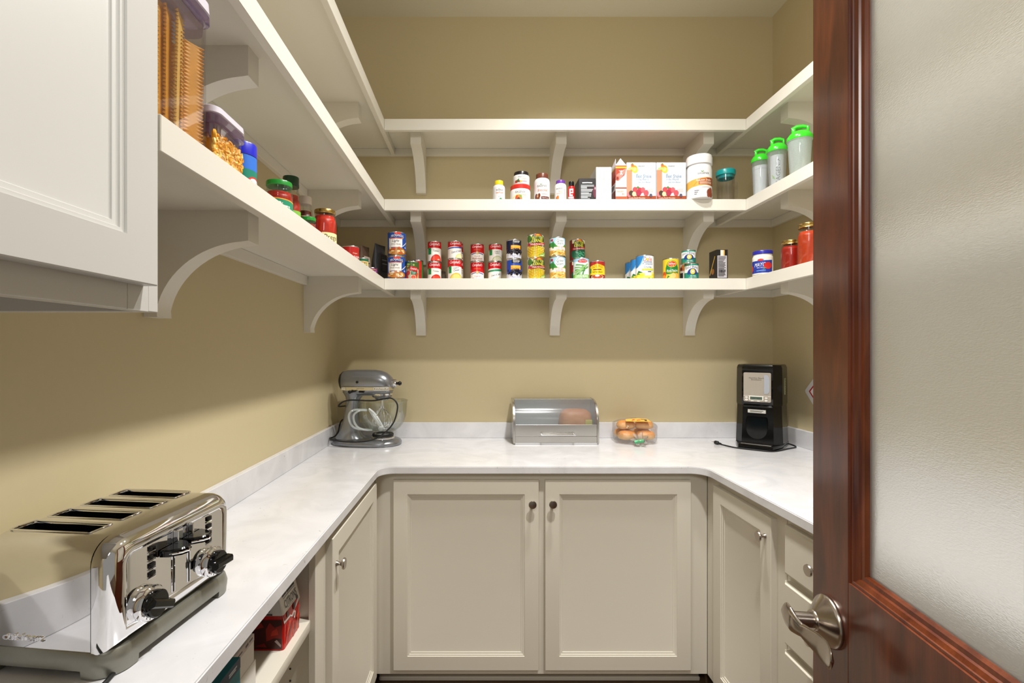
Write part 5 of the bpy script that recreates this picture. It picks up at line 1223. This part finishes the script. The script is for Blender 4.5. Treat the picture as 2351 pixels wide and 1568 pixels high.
finish('lock_lever', M().tube([(-.02, -.060, .266), (.006, -.066, .265)], [.0045, .0035], BLACK, 10), mx_)
finish('lift_pin', M().lathe([(.0065, 0), (.0065, .0015)], BLACKM, 20, (-.030, -.0605, .313), Matrix.Rotation(pi / 2, 3, 'X')), mx_)
# lower head shell, hub under it
lw_ = M().rings([[V((a * k_ + (1 - k_) * .01 + dx, b * k_, z)) for a, b in P_] for k_, dx, z in ((.985, 0, .272), (.96, 0, .262), (.80, -.01, .250), (.62, -.02, .245))], MET)
finish('head_underside', lw_, mx_)
finish('planetary_hub', M().lathe([(.052, .268), (.053, .262), (.053, .250), (.049, .246), (.049, .238), (.044, .234), (.036, .231), (.030, .222), (.014, .220)], MET, 40, (.078, 0, 0)).lathe([(.0535, .2555), (.0545, .2545), (.0545, .2475), (.0535, .2465)], CHROME, 40, (.078, 0, 0), cap0=False, cap1=False), mx_)
hub = M().lathe([(.020, 0), (.0205, .002), (.0205, .016), (.0195, .019), (.017, .020)], CHROME, 32, (.134, -.004, .304), ry_)
hub.tube([(.150, -.004, .304), (.164, -.004, .304)], [.006, .0075], BLACK, 14).ball((.168, -.004, .304), .0105, BLACK, 14, 10)
finish('attachment_hub', hub, mx_)
# column and foot
col = []
for z, xb, xf, hy in ((.030, -.158, -.005, .058), (.042, -.150, -.020, .055), (.060, -.136, -.032, .052), (.085, -.124, -.038, .049), (.115, -.116, -.040, .046), (.15, -.109, -.040, .044), (.19, -.103, -.039, .0425), (.222, -.100, -.036, .042), (.236, -.102, -.026, .044), (.25, -.110, -.006, .050), (.262, -.118, .015, .056)):
    cx, hx = (xb + xf) / 2, (xf - xb) / 2
    col.append([V((cx + hx * math.copysign(abs(cos(a)) ** .75, cos(a)), hy * math.copysign(abs(sin(a)) ** .75, sin(a)), z)) for a in [2 * pi * k / 36 for k in range(36)]])
finish('column', M().rings(col, MET), mx_, 60)
def footplan(i):
    o = []
    for k in range(48):
        a = 2 * pi * k / 48; c_, s_ = cos(a), sin(a); hw = .108 if c_ > 0 else .088
        o.append((.002 + (.172 - i) * math.copysign(abs(c_) ** .8, c_), (hw + (.10 - hw) * (1 - abs(c_)) - i) * math.copysign(abs(s_) ** .8, s_)))
    return o
finish('foot', M().rings([[V((a, b, z)) for a, b in footplan(i)] for i, z in ((.004, .0), (0, .004), (-.001, .012), (.003, .020), (.010, .026), (.022, .030), (.05, .0325))], MET), mx_, 60)
finish('bowl_clamp', M().lathe([(.058, .031), (.058, .036), (.053, .040), (.050, .041)], CHROME, 40, (.083, 0, 0)), mx_)
bowl = M().lathe([(.047, .041), (.051, .043), (.050, .054), (.047, .060), (.062, .068), (.086, .085), (.104, .110), (.114, .140), (.118, .172), (.120, .212), (.1235, .216), (.1235, .219), (.1185, .219), (.1165, .206), (.114, .172), (.110, .142), (.100, .114), (.083, .090), (.060, .073), (.02, .069)], GLASS, 56, (.083, 0, 0), cap0=False, cap1=False)
finish('bowl', bowl, mx_)
GH = thin_clear('pressed_glass_rib', '#f4f8f8', .3, .45, '#eef4f4')
hb_ = M()
for pts_ in ([(.004, -.090, .182), (-.030, -.112, .183), (-.050, -.119, .165), (-.050, -.118, .135), (-.036, -.110, .104), (-.010, -.090, .088), (.026, -.062, .082)], [(.030, -.1075, .182), (.004, -.124, .183), (-.022, -.131, .165), (-.024, -.130, .135), (-.010, -.120, .104), (.016, -.100, .088), (.046, -.074, .082)]):
    hb_.tube(wspline(pts_, 6), .0050, GH, 10)
hb_.tube([(.004, -.090, .182), (.030, -.1075, .182)], .0060, GH, 10); hb_.tube([(.026, -.062, .082), (.046, -.074, .082)], .0058, GH, 10)
finish('bowl_handle', hb_, mx_)
finish('bowl_foot_ring', M().lathe([(.0515, .0415), (.053, .044), (.053, .052), (.0505, .055)], BLACKM, 40, (.083, 0, 0), cap0=False, cap1=False), mx_)
wk = M(); wk.tube([(.078, 0, .222), (.078, 0, .186)], .0065, CHROME, 14); wk.tube([(.078, 0, .190), (.078, 0, .178)], .011, CHROME, 16)
finish('beater_shaft', wk, mx_)
wh = M()
for k in range(6):
    a = pi * k / 6; c_, s_ = cos(a), sin(a)
    wh.tube([(.078 + c_ * u, s_ * u, z) for u, z in [(q.x, q.z) for q in wspline([(.006, 0, .184), (.028, 0, .160), (.045, 0, .130), (.044, 0, .105), (.028, 0, .087), (0, 0, .081), (-.028, 0, .087), (-.044, 0, .105), (-.045, 0, .130), (-.028, 0, .160), (-.006, 0, .184)], 5)]], .0019, CHROME, 6)
finish('wire_whip', wh, mx_)
cd = M().tube(wspline([(-.085, .062, .190), (-.118, .035, .186), (-.128, -.03, .190), (-.118, -.070, .200), (-.090, -.082, .220), (-.045, -.085, .228), (.02, -.088, .226), (.070, -.10, .228), (.118, -.118, .238), (.155, -.125, .242), (.180, -.128, .222), (.185, -.130, .19), (.168, -.132, .13), (.132, -.134, .085), (.08, -.132, .050), (.03, -.122, .036), (-.03, -.112, .030), (-.09, -.102, .030), (-.145, -.085, .034), (-.168, -.055, .036), (-.168, -.02, .034), (-.166, .02, .036), (-.160, .045, .055), (-.158, .07, .095), (-.148, .10, .105), (-.11, .12, .07)], 7), .0036, RUBBER, 10)
finish('power_cord', cd, mx_)
fb = thing('flat_beater', 'white flat beater lying inside the glass mixer bowl', 'beater', (-.570 + .055, 2.425 - .03, CT + .074), R(-3))
b_ = M(); WHT = mat('#e2e2e4', .3, noise=.02)
b_.tube([(.035, -.012, .004), (.008, -.018, .045), (-.030, -.024, .105)], [.006, .0075, .005], WHT, 12); b_.tube(wspline([(.040, -.012, .008), (.024, -.030, .050), (-.002, -.034, .085), (-.030, -.026, .108)], 5), .004, WHT, 8); b_.tube(wspline([(.034, -.008, .002), (.012, .006, .050), (-.012, .002, .085), (-.030, -.022, .108)], 5), .004, WHT, 8)
b_.lathe([(.012, -.004), (.012, .010), (.008, .012)], WHT, 20, (.030, -.024, .012), Matrix.Rotation(pi / 2, 3, 'X'))
finish('paddle', b_, fb)

# ------------------------------------------------------------ bread box with a loaf
BX0, BX1, BYF, BYB = .163, .590, 2.402, 2.574
bb = thing('bread_box', 'stainless roll-top bread box with a clear curved lid', 'bread box', ((BX0 + BX1) / 2, (BYF + BYB) / 2, CT))
def bprof(i=0.0, z0=.004):
    cy, cz, r = BYF + .118, .100, .118 - i
    return [(BYF + i, z0)] + [(cy - r * cos(a), cz + r * sin(a)) for a in [pi / 2 * k / 16 for k in range(17)]] + [(BYB - i, cz + r), (BYB - i, z0)]
for xa, xb in ((BX0, BX0 + .010), (BX1 - .010, BX1)):
    mb = M().prism(bprof(), xa, xb, STEEL, lambda a, b, t: V((t, a, CT + b)))
    bmesh.ops.recalc_face_normals(mb.bm, faces=mb.bm.faces); bmesh.ops.bevel(mb.bm, geom=[e for e in mb.bm.edges if e.calc_face_angle(0) > 1.2], offset=.002, segments=2, affect='EDGES')
    rim = [V((xa - .0015 if xa == BX0 else xb + .0015, a, CT + b)) for a, b in bprof(-.0006)[:-1]]
    finish('end_panel', mb, bb, world=True)
xi0, xi1 = BX0 + .0102, BX1 - .0102
SATIN = mat('#d2d2d4', .6, .6, noise=.03, name='satin_steel'); mb = M().box(xi0, xi1, BYF + .003, BYB - .003, CT + .001, CT + .008, SATIN); mb.box(xi0, xi1, BYF + .004, BYF + .008, CT + .008, CT + .0405, STEEL, .001); mb.box(xi0, xi1, BYB - .008, BYB - .003, CT + .008, CT + .214, SATIN)
mb.box(xi0, xi1, BYF + .105, BYB - .002, CT + .213, CT + .2165, STEEL, .0008)
finish('shell', mb, bb, world=True)
fr = M().box(xi0 + .001, xi1 - .001, BYF - .0005, BYF + .003, CT + .042, CT + .099, STEEL, .001)
fro = finish('roll_front', fr, bb, world=True)
lidp = bprof(.0012)[1:-2]; LIDG = thin_clear('bread_box_window', '#e2e8e8', .12, .22, '#dfe4e8', .12)
mb = M(); mb.rings([[V((x, a, CT + b)) for a, b in lidp] for x in (xi0 + .001, xi1 - .001)], LIDG, False, False, False); finish('window', mb, bb, world=True)
hd = M()
for x in (.305, .462): hd.lathe([(.0055, 0), (.005, .003), (.0035, .006), (.0035, .020), (.005, .022), (.0055, .027)], CHROME, 16, (x, BYF - .0005, CT + .0535), Matrix.Rotation(pi / 2, 3, 'X'))
hd.tube([(.298, BYF - .0245, CT + .0535), (.469, BYF - .0245, CT + .0535)], .0036, CHROME, 12); finish('handle', hd, bb, world=True)
lf = thing('bread_loaf', 'bagged golden loaf seen through the bread box window, with a yellow label', 'bread', (.488, 2.495, CT + .009))
CRUST = baked('golden_crust', '#e0a860', '#b8682a', .0, .16)
def loafmesh(hx, hy, h, n=14):
    m_ = M(); rg = []
    for k in range(n + 1):
        t = -1 + 2 * k / n; s_ = (1 - abs(t) ** 4) ** .35 if abs(t) < 1 else .12; s_ = max(.12, s_)
        rg.append([V((hx * t, hy * s_ * math.copysign(abs(cos(a)) ** .7, cos(a)), h * (.5 + .5 * s_ * math.copysign(abs(sin(a)) ** .7, sin(a)) * (1.0 if sin(a) > 0 else 1.0)))) for a in [2 * pi * q / 24 for q in range(24)]])
    return m_.rings(rg, CRUST)
finish('loaf', loafmesh(.086, .060, .160), lf, 60)
finish('bag_label', M().box(.040, .074, -.0625, -.058, .022, .110, mat('#c8b93a', .4), .001), lf)

# ------------------------------------------------------------ bag of buns
BAGX, BAGY = .790, 2.47
FILM = thin_clear('bread_bag_film', '#ffffff', .14, .03, '#ffffff', .07)
BUN = baked('baked_bun', '#f0cf98', '#cc8438', -.02, .027)
def bun(label, x, y, z, hx, hy, hz, rz):
    m_ = M(); rg = []
    for k in range(15):
        t = -1 + 2 * k / 14; s_ = max(.05, (1 - abs(t) ** 3.2) ** .5) if abs(t) < 1 else .05
        rg.append([V((hx * t, hy * s_ * cos(a), hz * s_ * (sin(a) if sin(a) > 0 else .75 * sin(a)))) for a in [2 * pi * q / 24 for q in range(24)]])
    m_.rings(rg, BUN); o = finish('bread_bun', m_, None, 60); o.location = (x, y, z); o.rotation_euler = (0, 0, rz); o['label'] = label; o['category'] = 'bun'; o['group'] = 'buns in the clear bag'
for lb, x, y, z, rz in (('lower front bun in the clear bag, on the coffee maker side', .046, -.018, .036, -.1), ('lower front bun in the clear bag, on the bread box side', -.048, -.018, .036, .1), ('upper bun in the clear bag, on the coffee maker side', .046, .008, .085, -.12), ('upper bun in the clear bag, on the bread box side', -.046, .008, .085, .1), ('lower back bun in the clear bag, near the bread box', -.047, .052, .037, 0), ('lower back bun in the clear bag, near the coffee maker', .047, .052, .037, 0)):
    bun(lb, BAGX + x, BAGY + y, CT + z, .048, .034, .027, rz)
bg = thing('bread_bag', 'clear plastic bag of buns closed with a green clip', 'bag', (BAGX, BAGY, CT)); mb = M(); rg = []; rnd = random.Random(8)
for k in range(15):
    q = k / 14; ring = []
    for j in range(40):
        a = 2 * pi * j / 40; sc = (1.0 if q < .72 else max(.05, 1 - ((q - .72) / .28) ** 2 * .95)); sc *= 1 if q > .08 else .93
        wob = .003 * sin(5 * a + 4 * q) + .002 * sin(11 * a - 7 * q)
        ring.append(V((sc * (.104 * math.copysign(abs(cos(a)) ** .6, cos(a))) + wob, sc * (.090 * math.copysign(abs(sin(a)) ** .6, sin(a))) + .012 + wob, .001 + .121 * q + .002 * sin(3 * a))))
    rg.append(ring)
mb.rings(rg, FILM)
finish('film', mb, bg, 60)
# gathered neck of the bag with its clip
nk = M(); rg = []
for k in range(12):
    q = k / 11; r = .030 * (1 - q) ** 1.3 + .007 + (.016 * max(0, q - .62) / .38)
    rg.append([V((-.004 - .006 * q + r * (1.0 + .3 * sin(6 * a)) * cos(a), -.076 - .055 * q, .034 - .016 * q + r * (1.0 + .3 * sin(6 * a)) * sin(a) * .7)) for a in [2 * pi * j / 30 for j in range(30)]])
FILM2 = thin_clear('gathered_film', '#f4f2f0', .35, .30, '#ffffff', .12); nk.rings(rg, FILM2, False, False)
finish('gathered_neck', nk, bg, 60)
cl = M().tube([(-.040, -.112, .022), (.004, -.118, .029)], .0085, mat('#4fae74', .35), 14); cl.tube([(.003, -.118, .0288), (.007, -.1185, .0294)], .0066, BLACKM, 14); finish('bag_clip', cl, bg)
p = Print().poly([(-.062, -.010), (.060, -.014), (.056, .012), (.01, .020), (-.055, .012)], '#e6b24a').line([(-.03, -.002), (-.01, .006), (-.022, .008)], .006, '#c8641e').line([(-.004, .0), (.016, .004)], .008, '#c8641e').ell(.04, -.002, .006, .006, '#2a2a2a').line([(.02, .008), (.05, .004)], .004, '#3a2c1c')
printed('bag_label', bg, p, lambda u, v, off: V((u, -.052 + (v + .01) * 1.6 - off, .1135 + (v + .01) * .30 + off)), .01)

# ------------------------------------------------------------ coffee maker
cm = thing('coffee_maker', 'black drip coffee maker with a steel control face, set across the corner', 'coffee maker', (1.382, 2.385, CT), R(-40))
def octo(f=0.0, s_=1.0, fr=-.088): 
    return [(-.066 * s_, fr + f), (.066 * s_, fr + f), (.098 * s_, -.045), (.100 * s_, .085), (.080 * s_, .105), (-.080 * s_, .105), (-.100 * s_, .085), (-.098 * s_, -.045)]
def ox(z, **k): return [V((a, b, z)) for a, b in octo(**k)]
finish('upper_housing', M().rings([ox(.205, s_=.985, f=.003), ox(.212, s_=1.0), ox(.30), ox(.385, s_=.985), ox(.391, s_=.965, f=.003)], BLACK), cm)
finish('lid', M().rings([ox(.3912, s_=.96, f=.004), ox(.396, s_=.95, f=.006), ox(.400, s_=.90, f=.010), ox(.4015, s_=.6, f=.04)], BLACK), cm)
finish('lower_housing', M().rings([ox(.022, s_=1.03, f=.004), ox(.06, s_=1.02, f=.006), ox(.15, s_=.985, f=.010), ox(.2045, s_=.97, f=.012)], BLACK), cm)
bs = M(); Q = [(-.072, -.132), (.072, -.132), (.080, -.120), (.102, -.05), (.104, .10), (.08, .112), (-.08, .112), (-.104, .10), (-.102, -.05), (-.080, -.120)]
bs.rings([[V((a * k, b * k, z)) for a, b in Q] for k, z in ((.985, 0), (1, .003), (1, .018), (.985, .0215))], BLACK); bo = finish('base', bs, cm)
finish('drip_tray', M().box(-.064, .064, -.124, -.086, .0214, .0232, STEEL, .0006), bo)
fc = M(); fy = -.0882
pts = rrect(.058, .070, .006, 4); fc.prism([(a, b + .292) for a, b in pts], 0, .003, mat('#dad3c8', .30, .75, noise=.06, scale=8, aniso=(160, 2, 2), name='pale_brushed_steel'), lambda a, b, t: V((a, fy - t, b)))
fco = finish('control_face', fc, cm)
p = Print().line([(-.058, .250), (.058, .250)], .0018, '#e6e2da').text('Hamilton Beach', -.003, .336, .062, .0065, '#4a423c').text('BrewStation', -.003, .328, .042, .006, '#4a423c')
p.rect(-.034, .230, .026, .247 + .002, '#ece8e0').rect(-.030, .232, .022, .2465, '#4d5c50').line([(-.022, .239), (-.008, .239)], .005, '#414c44').line([(-.002, .239), (.014, .239)], .005, '#414c44')
for u, v in ((-.045, .243), (-.045, .230), (.038, .243), (.038, .230)): p.ell(u, v, .0055, .0045, '#f2f0ec').ell(u, v, .003, .0022, '#c0b8b0')
for u in (-.02, .006): p.rect(u - .006, .2245, u + .006, .2275, '#f4f2ee')
for u in (-.045, .038): p.rect(u - .008, .2495 - .002, u + .008, .2492, '#7a6a5c').rect(u - .008, .2235, u + .008, .225, '#7a6a5c')
p.poly([(.030, .262), (.044, .262), (.052, .272), (.052, .336), (.044, .352), (.030, .352)], '#9fa3ab')
printed('control_print', fco, p, on_front(fy - .0031))
sp = M().box(-.06, .066, -.096, -.080, .196, .206, BLACK, .004, 2); finish('dispense_ledge', sp, cm)
lp = M().box(-.040, .036, -.0905, -.078, .168, .184, mat('#bfbdb4', .35), .001); lpo = finish('instruction_label', lp, cm)
printed('label_print', lpo, Print().line([(-.03, .003), (.026, .003)], .0024, '#4a4a44').line([(-.03, -.002), (.02, -.002)], .0024, '#4a4a44'), on_front(-.0906, 0, .176))
cup = M(); cp = [(-.046, .150), (.040, .150), (.044, .120)] + [(.0 - .003 + .046 * cos(a), .085 + .045 * sin(a)) for a in [-pi * k / 12 for k in range(0, 13)]] + [(-.050, .120)]
cup.prism(cp, 0, .006, BLACK, lambda a, b, t: V((a, -.0780 - t, b)))
bmesh.ops.recalc_face_normals(cup.bm, faces=cup.bm.faces); bmesh.ops.bevel(cup.bm, geom=[e for e in cup.bm.edges if e.calc_face_angle(0) > 1.2], offset=.003, segments=2, affect='EDGES')
finish('dispense_bar', cup, cm)
wg = M().box(.0985, .1012, .010, .024, .255, .335, mat('#8f9268', .3, noise=.2, scale=60), .0008)
for k in range(6): wg.box(.1010, .1016, .014, .020, .262 + k * .012, .267 + k * .012, BLACKM)
finish('water_gauge', wg, cm)
cdm = M().tube(wspline([(.085, .10, .010), (.125, .085, .004), (.140, .04, .0035), (.120, -.02, .0035), (.075, -.125 - .015, .0035), (.0, -.160, .0035), (-.08, -.158, .0035), (-.135, -.135, .005), (-.150, -.128, .006)], 8), .0032, RUBBER, 10)
cdo = finish('power_cord', cdm, cm)
pl = M(); d = V((-.86, .50, .06)).normalized(); a0 = V((-.150, -.128, .0075))
pl.tube([a0, a0 + d * .016], [.0045, .006], RUBBER, 12); pl.tube([a0 + d * .016, a0 + d * .020, a0 + d * .036], [.006, .0095, .0088], RUBBER, 14)
n_ = V((d.y, -d.x, 0)).normalized()
for s_ in (-1, 1): pl.tube([a0 + d * .036 + n_ * .0055 * s_, a0 + d * .053 + n_ * .0055 * s_], .0013, TIN, 8)
finish('plug', pl, cdo)
